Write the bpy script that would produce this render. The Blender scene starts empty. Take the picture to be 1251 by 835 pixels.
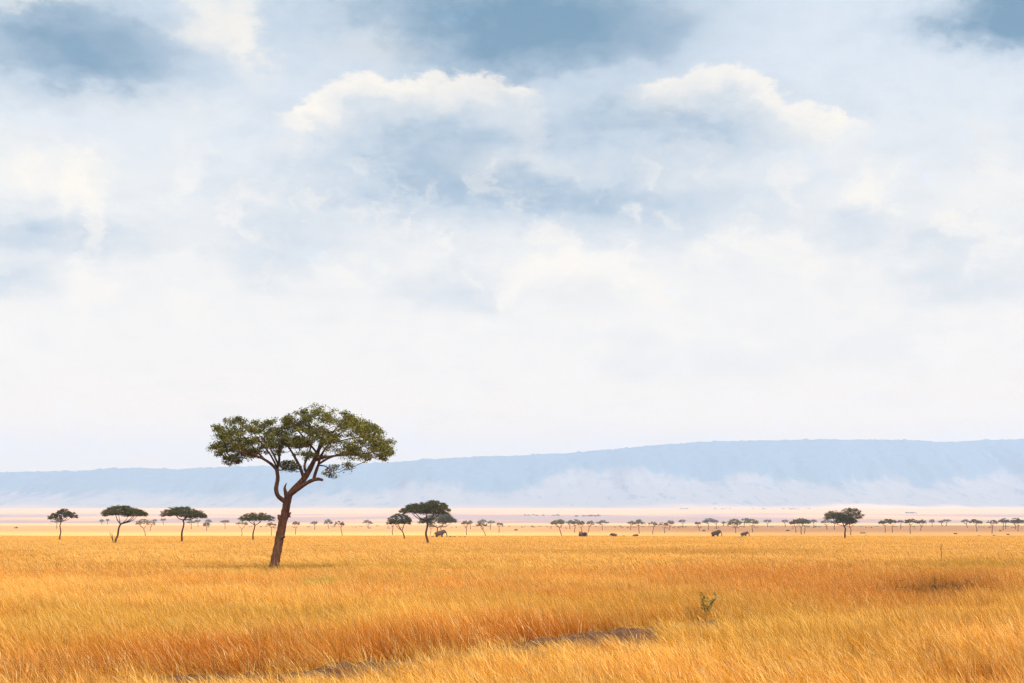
import bpy, math, random
import numpy as np
from mathutils import Vector

C = bpy.context.scene.collection
SC = bpy.context.scene
R = math.radians
F = 1737.0            # focal length in photo pixels (1251 px wide frame)
CX, HY = 625.5, 640.0 # principal column, true horizon row of the photograph
CAM_H = 3.3
EXPO = 1.95

# ------------------------------------------------------------------ noise
def _hash(ix, iy, seed):
    ix = ix.astype(np.int64); iy = iy.astype(np.int64)
    h = (ix * 374761393 + iy * 668265263 + seed * 1442695041) & 0x7fffffff
    h = ((h ^ (h >> 13)) * 1274126177) & 0x7fffffff
    h = (h ^ (h >> 16)) & 0x7fffffff
    return h / float(0x7fffffff)

def vnoise(x, y, seed=0):
    x = np.asarray(x, float); y = np.asarray(y, float)
    x0 = np.floor(x); y0 = np.floor(y)
    fx = x - x0; fy = y - y0
    fx = fx * fx * (3 - 2 * fx); fy = fy * fy * (3 - 2 * fy)
    a = _hash(x0, y0, seed); b = _hash(x0 + 1, y0, seed)
    c = _hash(x0, y0 + 1, seed); d = _hash(x0 + 1, y0 + 1, seed)
    return (a * (1 - fx) + b * fx) * (1 - fy) + (c * (1 - fx) + d * fx) * fy

def fbm(x, y, seed=0, oct=4):
    v = 0; a = .5; t = 0
    for i in range(oct):
        v = v + a * vnoise(np.asarray(x) * 2 ** i, np.asarray(y) * 2 ** i, seed + i * 17)
        t += a; a *= .5
    return v / t

def sstep(a, b, x):
    t = np.clip((np.asarray(x, float) - a) / (b - a), 0, 1)
    return t * t * (3 - 2 * t)

# ------------------------------------------------------------------ ground
_tab = [(1, 3.3), (29, 3.3), (105, 3.3), (280, 3.87), (390, 4.49), (500, 4.98), (580, 5.24), (780, 4.94), (1050, 4.53),
        (1250, 3.6), (1500, 2.85), (2500, -2.4), (4500, -23.3), (6500, -65.5), (7200, -85), (10500, -110)]
_ly = np.log(np.array([t[0] for t in _tab], float)); _dr = np.array([t[1] for t in _tab])
_gl = np.linspace(math.log(1), math.log(10500), 3000)
_gd = np.interp(_gl, _ly, _dr)
_k = np.exp(-.5 * (np.arange(-60, 61) / 22.0) ** 2); _k /= _k.sum()
_gd = np.convolve(np.pad(_gd, 60, mode='edge'), _k, 'valid')
_gy = np.exp(_gl)

def drop(Y):
    return np.interp(np.log(np.maximum(np.asarray(Y, float), 1.0)), _gl, _gd)

_inv_py = HY + _gd * F / _gy
def depth_of(py):
    return float(np.interp(-py, -_inv_py[::1], _gy))

def gz(X, Y):
    X = np.asarray(X, float); Y = np.asarray(Y, float)
    base = CAM_H - drop(Y)
    w = 1 - sstep(350, 700, Y)
    und = (fbm(X / 26.0, Y / 20.0, 5, 2) - .5) * .28 * w * sstep(15, 60, Y)
    return base + und

_in_grass = HY + (_gd - .55) * F / _gy
def ground_pt(px, py, above=False):
    Y = float(np.interp(-py, -_in_grass, _gy)) if above and py > 657.9 else depth_of(py); X = (px - CX) / F * Y
    return X, Y, float(gz(X, Y))

# ------------------------------------------------------------------ mesh helpers
def mesh_obj(name, verts, faces, mat, parent=None, smooth=False, attrs=None, link=True):
    me = bpy.data.meshes.new(name)
    verts = np.asarray(verts, float)
    me.from_pydata(verts.tolist(), [], faces if isinstance(faces, list) else faces.tolist())
    if smooth:
        me.polygons.foreach_set('use_smooth', [True] * len(me.polygons))
    if attrs:
        for k, v in attrs.items():
            a = me.attributes.new(k, 'FLOAT', 'POINT'); a.data.foreach_set('value', np.asarray(v, float))
    me.materials.append(mat); me.update()
    o = bpy.data.objects.new(name, me)
    if link: C.objects.link(o)
    if parent: o.parent = parent
    return o

def thing(name, label, cat, loc=(0, 0, 0), group=None):
    o = bpy.data.objects.new(name, None); C.objects.link(o)
    o.location = loc; o['label'] = label; o['category'] = cat
    if group: o['group'] = group
    return o

def tag(o, label, cat, group=None):
    o['label'] = label; o['category'] = cat
    if group: o['group'] = group
    return o

class MB:
    def __init__(s): s.v = []; s.f = []; s.n = 0
    def add(s, v, f):
        s.v.append(np.asarray(v, float)); s.f += [tuple(i + s.n for i in q) for q in f]; s.n += len(v)
    def tube(s, pts, rad, seg=8, rng=None, lump=0.0, cap=True):
        pts = np.asarray(pts, float); n = len(pts)
        tan = np.gradient(pts, axis=0); tan /= np.linalg.norm(tan, axis=1)[:, None] + 1e-9
        ref = np.array([0.31, .95, .05]); V = []
        for i in range(n):
            t = tan[i]; u = np.cross(t, ref); u /= np.linalg.norm(u) + 1e-9; w = np.cross(t, u)
            for k in range(seg):
                a = 2 * math.pi * k / seg
                r = rad[i]
                if rng is not None and lump: r *= 1 + lump * (rng.random() - .5)
                V.append(pts[i] + r * (math.cos(a) * u + math.sin(a) * w))
        Fs = []
        for i in range(n - 1):
            for k in range(seg):
                k2 = (k + 1) % seg
                Fs.append((i * seg + k, i * seg + k2, (i + 1) * seg + k2, (i + 1) * seg + k))
        if cap:
            Fs.append(tuple(range((n - 1) * seg, n * seg))); Fs.append(tuple(range(seg - 1, -1, -1)))
        s.add(V, Fs)
    def obj(s, name, mat, parent=None, smooth=True, attrs=None):
        return mesh_obj(name, np.concatenate(s.v), s.f, mat, parent, smooth, attrs)

def spline(pts, per=5):
    """Catmull-Rom through rows of pts (any width)"""
    P = np.asarray(pts, float)
    if len(P) < 3:
        return np.array([P[0] + (P[-1] - P[0]) * t for t in np.linspace(0, 1, per + 1)])
    Q = np.vstack([2 * P[0] - P[1], P, 2 * P[-1] - P[-2]]); out = []
    for i in range(1, len(Q) - 2):
        for t in np.linspace(0, 1, per, endpoint=False):
            a, b, c, d = Q[i - 1], Q[i], Q[i + 1], Q[i + 2]
            out.append(.5 * (2 * b + (c - a) * t + (2 * a - 5 * b + 4 * c - d) * t * t + (3 * b - a - 3 * c + d) * t ** 3))
    out.append(P[-1]); return np.array(out)

# ------------------------------------------------------------------ materials
class NT:
    def __init__(s, tree): s.t = tree; s.n = tree.nodes; s.l = tree.links
    def node(s, typ, **kw):
        nd = s.n.new(typ)
        for k, v in kw.items(): setattr(nd, k, v)
        return nd
    def put(s, sock, v):
        if isinstance(v, bpy.types.NodeSocket): s.l.new(v, sock)
        else: sock.default_value = v
    def m(s, op, a, b=None, c=None, clamp=False):
        nd = s.node('ShaderNodeMath', operation=op, use_clamp=clamp); s.put(nd.inputs[0], a)
        if b is not None: s.put(nd.inputs[1], b)
        if c is not None: s.put(nd.inputs[2], c)
        return nd.outputs[0]
    def vm(s, op, a, b=None):
        nd = s.node('ShaderNodeVectorMath', operation=op); s.put(nd.inputs[0], a)
        if b is not None: s.put(nd.inputs[1], b)
        return nd.outputs['Value'] if op in ('LENGTH', 'DOT_PRODUCT') else nd.outputs[0]
    def rng(s, v, a, b, c=0., d=1., smooth=True):
        nd = s.node('ShaderNodeMapRange', interpolation_type='SMOOTHSTEP' if smooth else 'LINEAR')
        for i, x in enumerate((v, a, b, c, d)): s.put(nd.inputs[i], x)
        return nd.outputs[0]
    def mix(s, f, a, b, blend='MIX'):
        nd = s.node('ShaderNodeMix', data_type='RGBA', blend_type=blend); nd.clamp_factor = True
        s.put(nd.inputs['Factor'], f)
        A = [i for i in nd.inputs if i.name == 'A' and i.type == 'RGBA'][0]; B = [i for i in nd.inputs if i.name == 'B' and i.type == 'RGBA'][0]
        s.put(A, a if isinstance(a, bpy.types.NodeSocket) else (*a[:3], 1)); s.put(B, b if isinstance(b, bpy.types.NodeSocket) else (*b[:3], 1))
        return [o for o in nd.outputs if o.type == 'RGBA'][0]
    def noise(s, vec, scale, detail=3., rough=.55):
        nd = s.node('ShaderNodeTexNoise'); s.l.new(vec, nd.inputs['Vector'])
        nd.inputs['Scale'].default_value = scale; nd.inputs['Detail'].default_value = detail; nd.inputs['Roughness'].default_value = rough
        return nd
    def attr(s, name, typ='GEOMETRY'):
        nd = s.node('ShaderNodeAttribute', attribute_name=name, attribute_type=typ); return nd

def new_mat(name):
    m = bpy.data.materials.new(name); m.use_nodes = True; m.node_tree.nodes.clear()
    k = NT(m.node_tree); out = k.node('ShaderNodeOutputMaterial'); return m, k, out

def leafy(k, out, col, trans=.3, rough=.75, spec=.15):
    p = k.node('ShaderNodeBsdfPrincipled'); k.put(p.inputs['Base Color'], col)
    p.inputs['Roughness'].default_value = rough; p.inputs['Specular IOR Level'].default_value = spec
    t = k.node('ShaderNodeBsdfTranslucent'); k.put(t.inputs['Color'], col)
    mx = k.node('ShaderNodeMixShader'); mx.inputs[0].default_value = trans
    k.l.new(p.outputs[0], mx.inputs[1]); k.l.new(t.outputs[0], mx.inputs[2]); k.l.new(mx.outputs[0], out.inputs['Surface'])

def mat_foliage(name, dark, light):
    m, k, out = new_mat(name)
    a = k.attr('tone').outputs['Fac']
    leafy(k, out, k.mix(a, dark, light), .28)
    return m

def mat_bark(name, a, b, scale=6.):
    m, k, out = new_mat(name)
    tc = k.node('ShaderNodeTexCoord').outputs['Object']
    mp = k.node('ShaderNodeMapping'); mp.inputs['Scale'].default_value = (2.2, 2.2, .35); k.l.new(tc, mp.inputs[0])
    n1 = k.noise(mp.outputs[0], scale, 6., .7); n2 = k.noise(tc, 1.3, 3.)
    f = k.rng(n1.outputs['Fac'], .35, .65)
    col = k.mix(f, a, b)
    col = k.mix(k.m('MULTIPLY', n2.outputs['Fac'], .5), col, (a[0] * .55, a[1] * .5, a[2] * .45))
    p = k.node('ShaderNodeBsdfPrincipled'); k.put(p.inputs['Base Color'], col); p.inputs['Roughness'].default_value = .9
    p.inputs['Specular IOR Level'].default_value = .2
    bu = k.node('ShaderNodeBump'); bu.inputs['Strength'].default_value = .9; bu.inputs['Distance'].default_value = .06
    k.l.new(n1.outputs['Fac'], bu.inputs['Height']); k.l.new(bu.outputs[0], p.inputs['Normal'])
    k.l.new(p.outputs[0], out.inputs['Surface']); return m

def mat_plain(name, col, rough=.8, var=.3, scale=8.):
    m, k, out = new_mat(name)
    tc = k.node('ShaderNodeTexCoord').outputs['Object']; n = k.noise(tc, scale, 5.)
    c = k.mix(n.outputs['Fac'], tuple(x * (1 - var) for x in col), tuple(x * (1 + var) for x in col))
    p = k.node('ShaderNodeBsdfPrincipled'); k.put(p.inputs['Base Color'], c); p.inputs['Roughness'].default_value = rough
    p.inputs['Specular IOR Level'].default_value = .2
    bu = k.node('ShaderNodeBump'); bu.inputs['Strength'].default_value = .4; bu.inputs['Distance'].default_value = .03
    k.l.new(n.outputs['Fac'], bu.inputs['Height']); k.l.new(bu.outputs[0], p.inputs['Normal'])
    k.l.new(p.outputs[0], out.inputs['Surface']); return m

FOL = {
    'main': mat_foliage('foliage_main', (.024, .036, .007), (.19, .172, .024)),
    'dark': mat_foliage('foliage_dark', (.024, .030, .009), (.105, .095, .02)),
    'olive': mat_foliage('foliage_olive', (.075, .08, .028), (.20, .18, .065)),  # olive leaf colour, lightened to paint in some distance haze
    'yellow': mat_foliage('foliage_yellow', (.11, .095, .028), (.28, .22, .07)),
    'grey': mat_foliage('foliage_grey', (.095, .108, .098), (.17, .178, .15)),  # greyed and lightened to paint distance haze into the leaf colour
    'brown': mat_foliage('foliage_brown', (.07, .05, .03), (.17, .12, .07)),
}
BARK = mat_bark('bark', (.048, .021, .011), (.17, .075, .036), 5.)
BARK_FAR = mat_bark('bark_far', (.075, .045, .03), (.16, .10, .065), 2.)
BARK_PALE = mat_bark('bark_pale', (.14, .10, .075), (.24, .18, .14), 2.)
ELE = mat_plain('elephant_skin', (.075, .040, .026), .9, .3, 3.)
IVORY = mat_plain('ivory', (.6, .54, .42), .5, .1, 6.)
SOIL = None

# ------------------------------------------------------------------ leaves
def leaf_cloud(centers, radii, per, size, rng, flat=.5, tone_of=None, reach=1.15):
    """leaf blades gathered round clump centres; every leaf is a small folded quad"""
    centers = np.asarray(centers, float); n = len(centers)
    cid = np.repeat(np.arange(n), per); m = len(cid)
    g = rng.normal(size=(m, 3)) * .5
    g = g / np.maximum(1, np.linalg.norm(g, axis=1) / reach)[:, None]
    rr = np.asarray(radii)[cid]
    P = centers[cid] + g * np.stack([rr, rr, rr * flat], 1)
    a = rng.normal(size=(m, 3)); a /= np.linalg.norm(a, axis=1)[:, None]
    b = rng.normal(size=(m, 3)); b[:, 2] *= .6; b -= (b * a).sum(1)[:, None] * a; b /= np.linalg.norm(b, axis=1)[:, None] + 1e-9
    L = size * (.6 + .9 * rng.random(m))[:, None]; W = L * (.38 + .2 * rng.random(m))[:, None]
    v = np.stack([P - a * L * .5, P + b * W * .5, P + a * L * .5, P - b * W * .5], 1).reshape(-1, 3)
    f = np.arange(4 * m).reshape(-1, 4)
    ct = rng.random(n) if tone_of is None else tone_of
    tone = np.clip(ct[cid] * .75 + .45 * (rng.random(m) - .3), 0, 1)
    return v, f, np.repeat(tone, 4)

def grow_twigs(mb, skel, clumps, r0, r1, rng, seg=4, sag=.12):
    """join each clump centre to the nearest point already on the tree"""
    S = np.asarray(skel, float)
    cl = np.asarray(clumps, float)
    d = np.min(np.linalg.norm(cl[:, None, :] - S[None, ::3, :], axis=2), axis=1)
    for i in np.argsort(d):
        c = cl[i]; w = S - c
        cost = np.linalg.norm(w * np.array([1, 1, 1.35]), axis=1) + np.where(w[:, 2] > 0, w[:, 2] * 1.5, 0)
        s = S[np.argmin(cost)]; L = np.linalg.norm(c - s)
        if L < .05: continue
        k = max(3, min(7, int(L / .5) + 3))
        t = np.linspace(0, 1, k)[:, None]
        path = s + (c - s) * t
        path[:, 2] += -sag * L * np.sin(t[:, 0] * math.pi) * (.3 + rng.random())
        path[1:-1] += rng.normal(size=(k - 2, 3)) * L * .045
        ra = r0 * min(1.6, .55 + L * .28)
        mb.tube(path, np.linspace(ra, r1, k), seg, cap=False)
        S = np.vstack([S, path[1:]])
    return S

# ------------------------------------------------------------------ the main acacia (outline followed in metres)
GROUP_TREE = 'acacia trees scattered over the savanna'
def main_tree():
    rng = np.random.default_rng(11)
    X0, Y0, Z0 = ground_pt(335, 694.5, True)
    u = Y0 / F / 3.481            # metres per unit of the 3.481x enlargement
    bx, by = 333., 779.
    root = thing('acacia_tree', 'large forked umbrella acacia with leaning brown trunk, tallest tree on the plain', 'tree', (X0, Y0, Z0 + .55), GROUP_TREE)
    def W(p, y=0.): return np.array([(p[0] - bx) * u, y, (by - p[1]) * u])
    def path(lst, per=5):
        # (zx, zy, depth, radius in zoom units)
        A = np.array([[*W(q, q[2]), q[3] * u] for q in lst]); s = spline(A, per); return s[:, :3], np.maximum(s[:, 3], .008)
    skel = []
    def grow(mb, lst, seg=10, per=5, lump=.12, keep=True):
        p, r = path(lst, per); mb.tube(p, r, seg, rng, lump)
        if keep: skel.append(p)
    t = MB()
    grow(t, [(327, 826, 0, 31), (330, 800, 0, 26), (333, 776, 0, 22.5), (337, 745, 0, 20), (346, 700, .02, 19), (357, 640, .05, 18.5), (367, 590, .05, 18), (376, 550, .03, 17.5), (386, 505, 0, 16.5), (393, 470, 0, 17), (397, 452, 0, 13)], 14, 6, .16, False)
    grow(t, [(368, 575, .0, 11), (356, 562, -.1, 8), (352, 548, -.14, 4.5)], 7, 4, .3, False)
    grow(t, [(378, 566, 0, 9), (394, 552, -.05, 6), (404, 537, -.06, 3)], 7, 4, .3, False)
    grow(t, [(374, 560, 0, 7), (396, 556, -.1, 4), (406, 558, -.15, 1.5)], 6, 4, .3, False)
    grow(t, [(358, 648, -.05, 12), (372, 642, -.15, 9), (380, 640, -.2, 4)], 7, 4, .3, False)
    t.obj('trunk', BARK, root)
    skel = []; parts = []
    a = MB()
    grow(a, [(388, 500, 0, 10), (366, 482, -.1, 10), (350, 466, -.2, 9.5), (344, 435, -.25, 9), (351, 395, -.25, 8.5), (346, 352, -.2, 8)])
    grow(a, [(346, 356, -.2, 7.5), (322, 332, -.3, 6.5), (285, 308, -.6, 5.5), (240, 294, -.9, 4.5), (190, 282, -1.2, 3.2), (130, 282, -1.4, 2)], 8)
    grow(a, [(346, 356, -.2, 6.5), (352, 315, .2, 5.5), (346, 265, .7, 4.2), (352, 205, 1.1, 2.2)], 8)
    grow(a, [(300, 317, -.5, 5), (255, 280, .6, 3.8), (210, 235, 1.4, 2.8), (170, 195, 1.9, 1.6)], 7)
    grow(a, [(245, 295, -.9, 3.6), (215, 255, -1.8, 2.8), (180, 210, -2.4, 1.6)], 7)
    grow(a, [(348, 330, 0, 5), (310, 280, 1.4, 4), (260, 220, 2.6, 2.5), (215, 180, 3.1, 1.4)], 7)
    grow(a, [(347, 345, -.2, 4.5), (330, 290, -1.6, 3.6), (290, 225, -2.8, 2.2), (270, 180, -3.4, 1.3)], 7)
    parts.append((a, np.vstack(skel))); skel = []
    b = MB()
    grow(b, [(394, 468, 0, 14), (424, 432, .1, 14), (454, 400, .2, 13), (475, 365, .3, 11.5), (495, 325, .35, 10), (514, 282, .4, 8), (530, 232, .3, 6), (546, 180, .2, 3)], 11)
    grow(b, [(458, 396, .2, 8), (447, 360, .1, 7), (436, 330, -.1, 6), (408, 275, -.5, 4.2), (372, 215, -.9, 2)], 8)
    grow(b, [(470, 375, .3, 7), (452, 335, 1.0, 5.5), (462, 270, 2.2, 4), (470, 200, 3.2, 2)], 8)
    grow(b, [(498, 318, .35, 6), (545, 300, .9, 5), (610, 290, 1.5, 4), (690, 284, 1.9, 3), (765, 268, 2.1, 1.8)], 8)
    grow(b, [(515, 280, .4, 5.5), (560, 230, -.6, 4), (620, 180, -1.7, 2.4), (660, 150, -2.3, 1.4)], 8)
    grow(b, [(512, 285, .4, 5), (480, 235, -1., 3.8), (440, 180, -2.4, 2.2), (430, 150, -3., 1.2)], 8)
    grow(b, [(522, 255, .4, 4.5), (545, 205, 1.8, 3.2), (600, 160, 3.1, 1.6)], 7)
    parts.append((b, np.vstack(skel))); skel = []
    c = MB()
    grow(c, [(398, 466, -.05, 9), (428, 446, -.25, 9), (460, 424, -.4, 8.5), (492, 406, -.5, 8), (522, 398, -.55, 7.5), (546, 402, -.6, 5)], 9)
    grow(c, [(505, 402, -.5, 7.5), (514, 372, -.6, 7), (528, 338, -.8, 6), (540, 305, -1.1, 5), (580, 255, -1.8, 3.6), (640, 210, -2.6, 1.8)], 8)
    grow(c, [(530, 334, -.8, 5), (580, 310, -1.3, 4), (650, 290, -1.9, 3), (740, 262, -2.3, 1.7)], 8)
    grow(c, [(528, 340, -.8, 3), (560, 345, -.9, 2.2), (590, 365, -1.1, 1.4)], 6)
    grow(c, [(600, 250, -1.9, 3), (690, 225, -1.2, 2.4), (790, 225, -.9, 1.4)], 7)
    parts.append((c, np.vstack(skel))); skel = []
    s = MB()
    grow(s, [(389, 474, -.1, 11), (383, 452, -.16, 8), (380, 432, -.18, 5), (388, 414, -.2, 1.5)], 8, 4, .25, False)
    s.obj('broken_stub', BARK, root)
    # crown outline polygons (enlargement units)
    left = [(62, 292), (80, 215), (80, 170), (120, 148), (175, 133), (235, 146), (290, 140), (340, 142), (372, 165), (378, 230), (352, 262), (320, 285), (270, 276), (230, 296), (180, 292), (150, 318), (105, 312)]
    right = [(372, 190), (385, 135), (430, 112), (480, 97), (530, 92), (590, 104), (640, 118), (690, 142), (760, 160), (785, 195), (825, 215), (846, 248), (836, 292), (790, 308), (735, 306), (690, 318), (655, 300), (600, 292), (560, 275), (520, 240), (470, 232), (420, 226), (390, 232)]
    low = [(352, 318), (400, 318), (440, 335), (428, 352), (372, 352)]
    fringe = [(545, 320), (610, 335), (660, 318), (646, 362), (600, 340), (585, 380), (550, 375)]
    mid = [(400, 226), (520, 232), (560, 300), (480, 300), (380, 300), (340, 300), (350, 250)]
    tails = [(60, 300), (150, 300), (190, 318), (130, 330), (80, 312)]
    def inside(poly, x, y):
        c_ = False; n = len(poly); j = n - 1
        for i in range(n):
            xi, yi = poly[i]; xj, yj = poly[j]
            if (yi > y) != (yj > y) and x < (xj - xi) * (y - yi) / (yj - yi) + xi: c_ = not c_
            j = i
        return c_
    cl = []; rad = []; tone = []
    def fill(poly, n, depth, rz, dens=0.):
        xs = [p[0] for p in poly]; ys = [p[1] for p in poly]; cx = (min(xs) + max(xs)) / 2; hw = (max(xs) - min(xs)) / 2
        k = 0; tries = 0
        while k < n and tries < n * 60:
            tries += 1
            x = rng.uniform(min(xs), max(xs)); y = rng.uniform(min(ys), max(ys))
            if not inside(poly, x, y): continue
            if dens and float(fbm(x / 38., y / 26., 71, 2)) < dens: continue
            e = math.sqrt(max(0.05, 1 - ((x - cx) / (hw * 1.02)) ** 2))
            dy = rng.uniform(-1, 1) * depth * e
            top = (y - min(ys)) / (max(ys) - min(ys))
            if top < .35 and abs(dy) > depth * e * (.45 + top * 1.5): dy *= .5
            cl.append(W((x + max(0., 14 * (1 - (x - 60) / 260.)), y + 4), dy)); rad.append(rng.uniform(.7, 1.25) * rz)
            tone.append(np.clip(.30 + .5 * (rng.random() - .4) + (.5 if x > 560 else 0) * rng.random() + .15 * (1 - top), 0, 1)); k += 1  # right side and top toned lighter, painting sunlight into the leaves
    fill(left, 215, 3.3, .31, .40)
    fill(right, 365, 4.1, .33, .39)
    fill(mid, 60, 3.0, .30, .42)
    fill([(300, 150), (345, 138), (400, 132), (425, 225), (370, 250), (320, 262)], 34, 3.2, .30)
    fill(low, 16, .9, .30)
    fill(fringe, 11, 2.6, .36)
    fill(tails, 14, 1.6, .26)
    cla = np.array(cl)
    own = np.argmin(np.stack([np.min(np.linalg.norm((cla[:, None] - S[None]) * np.array([1, 1, 1.3]), axis=2), 1) for _, S in parts]), 0)
    for i, (mb, S) in enumerate(parts):
        grow_twigs(mb, S, cla[own == i], .032, .009, rng, 4)
        mb.obj('limb', BARK, root)
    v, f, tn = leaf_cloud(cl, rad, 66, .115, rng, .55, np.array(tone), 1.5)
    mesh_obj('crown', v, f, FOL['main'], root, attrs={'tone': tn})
    return root

# ------------------------------------------------------------------ other acacias
def acacia(base, crown, key, label, lobes=None, lean=0., forks=None, pale=False, dens=1., seed=1, detail=1.0, behind=None, tk=1.0):
    """base = trunk foot (photo px), crown = (x0, x1, ytop, ybottom) extents; both turned into metres at the tree's own distance"""
    rng = np.random.default_rng(seed * 7 + 3)
    Xb, Yb, Zb = ground_pt(*base, True)
    if Yb < 520: Zb += .55
    mpp = Yb / F
    x0, x1, yt, yb = crown
    wx = (x1 - x0) * mpp; hc = (yb - yt) * mpp
    cxm = ((x0 + x1) / 2 - base[0]) * mpp
    ztop = (base[1] - yt) * mpp; zbot = (base[1] - yb) * mpp
    root = thing('acacia_tree', label, 'tree', (Xb, Yb, Zb), GROUP_TREE)
    rw = wx / 2
    lobes = lobes or [(0, 1., 1., 0.)]
    npx = (x1 - x0) * (yb - yt)
    big = npx > 300
    n = int(np.clip(npx * (.62 if big else .75) * dens, 24, 560))
    ph = rng.uniform(0, 6.28, 4)
    cl = []; rad = []; tone = []
    leaf = max(.13, mpp * .72) if big else max(.2, mpp * .85)
    cr = max(leaf * 1.25, rw * (.085 if big else .13))
    tot = sum(l[1] ** 1.6 for l in lobes)
    for (lc, lw, lt, lb) in lobes:
        ncl = max(8, int(n * lw ** 1.6 / tot))
        for _ in range(ncl):
            r = math.sqrt(rng.random()); a = rng.uniform(0, 2 * math.pi)
            rim = 1 + .10 * math.sin(2 * a + ph[0]) + .09 * math.sin(3 * a + ph[1]) + .07 * math.sin(5 * a + ph[2])
            rr = r * rim
            X = cxm + lc * rw + math.cos(a) * rr * (rw * lw - cr * .6); Yd = math.sin(a) * rr * (rw * lw) * .92
            H = zbot + hc * lt - cr * .35; B = zbot + hc * lb
            top = B + (H - B) * (1 - .62 * min(1, r) ** 2.6) + (rng.random() - .5) * hc * .10
            bot = B + (H - B) * (.10 + .22 * (1 - r) )
            z = bot + (top - bot) * (1 - (rng.random() ** 1.5)) if top > bot else top
            cl.append((X, Yd, z)); rad.append(cr * rng.uniform(.7, 1.25))
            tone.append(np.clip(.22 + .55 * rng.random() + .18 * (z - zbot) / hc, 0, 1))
    cl = np.array(cl)
    # trunk
    tr = MB(); skel = []
    rt = max(.13, min(.30, .026 * ztop)) * tk
    rt = max(rt, mpp * .42)
    fz = zbot * (forks if forks else rng.uniform(.60, .80))
    fx = cxm * .55 + lean * ztop * .05
    wob = rng.normal(size=3) * .018 * ztop
    P = np.array([[0, 0, -.85, rt * 1.5], [wob[0] * .3, 0, fz * .12, rt * 1.15], [fx * .25 + wob[1], wob[2] * .4, fz * .42, rt * .98], [fx * .75 + wob[0], wob[2] * .5, fz * .78, rt * .88], [fx, 0, fz, rt * .85]])
    s = spline(P, 4); tr.tube(s[:, :3], s[:, 3], 8 if big else 6, rng, .15)
    top = P[-1, :3]
    nl = 6 if big else 4
    for i in range(nl):
        lc, lw, lt, lb = lobes[i % len(lobes)]
        a = 2 * math.pi * (i + .5 * rng.random()) / nl
        tx = cxm + lc * rw + math.cos(a) * rw * lw * rng.uniform(.35, .75); ty = math.sin(a) * rw * lw * .6
        tz = zbot + hc * (lb + (lt - lb) * rng.uniform(.35, .6))
        e = np.array([tx, ty, tz]); mid = top + (e - top) * .5; mid[2] -= .10 * np.linalg.norm(e - top); mid[:2] += (e - top)[:2] * .06
        rl = rt * rng.uniform(.42, .62)
        q = spline(np.array([[*top, rl * 1.1], [*mid, rl * .75], [*e, rl * .3]]), 5)
        tr.tube(q[:, :3], q[:, 3], 6 if big else 5, rng, .12, cap=False); skel.append(q[3:, :3])
    skel = np.vstack(skel)
    if big: grow_twigs(tr, skel, cl, max(.025, mpp * .13), .012, rng, 4)
    else:
        pick = cl[rng.choice(len(cl), min(len(cl), 14), replace=False)]
        grow_twigs(tr, skel, pick, max(.03, mpp * .16), mpp * .05, rng, 3)
    tr.obj('trunk', BARK_PALE if pale else (BARK if big else BARK_FAR), root)
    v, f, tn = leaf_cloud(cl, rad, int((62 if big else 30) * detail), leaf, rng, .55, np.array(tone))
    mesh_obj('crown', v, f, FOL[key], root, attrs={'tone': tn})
    return root

main_tree()

T = [  # nearer trees: base, crown box, foliage, label, options
 ((73.4, 659.6), (59, 94, 621.5, 635.5), 'dark', 'lopsided acacia with bent thin trunk, first tree from the left edge', dict(lobes=[(-.55, .5, .62, 0), (.05, .55, 1., .3), (.55, .5, .72, .1)], forks=.93, tk=.8)),
 ((141.5, 664), (123.4, 180.7, 618, 632), 'dark', 'wide flat acacia with Y-forked trunk and a short snag at its foot', dict(lobes=[(-.1, .92, 1., 0), (.45, .55, .75, 0)], forks=.72)),
 ((221.9, 662.5), (198.3, 252.3, 619.6, 634.5), 'dark', 'flat dark acacia on a single slanting trunk, third big tree from the left', dict(lobes=[(-.15, .85, 1., .1), (.5, .5, .72, 0)], forks=.95)),
 ((309.2, 660.2), (293, 334, 626.6, 638), 'dark', 'small umbrella acacia standing just left of the tallest tree\'s trunk', dict(forks=.8)),
 ((493.8, 659.2), (472, 505.3, 628, 643), 'dark', 'rounded acacia with twin stems standing left of the big flat tree in the middle', dict(forks=.62)),
 ((522.3, 663.8), (491, 550.6, 610.6, 629.5), 'dark', 'tall wide acacia in the middle, standing in front of a grazing elephant', dict(lobes=[(-.42, .62, .78, .05), (.3, .72, 1., 0)], forks=.82)),
 ((533.8, 657.2), (510.4, 559.3, 627.2, 642.5), 'dark', 'low spreading acacia directly behind the dark elephant under it', dict(lobes=[(.12, .85, 1., 0), (-.62, .4, .6, 0), (.6, .42, .55, .1)], forks=.72)),
 ((1032, 658.2), (1006, 1055.2, 620.8, 640), 'dark', 'dense two-tiered acacia standing out alone, largest tree in the right half', dict(lobes=[(-.5, .55, .82, .20), (.32, .68, 1., .16), (.15, .55, .46, -.02)], forks=.82, dens=2.)),
]
for i, (b, c, k, lab, opt) in enumerate(T):
    acacia(b, c, k, lab, seed=101 + i, **opt)

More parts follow.
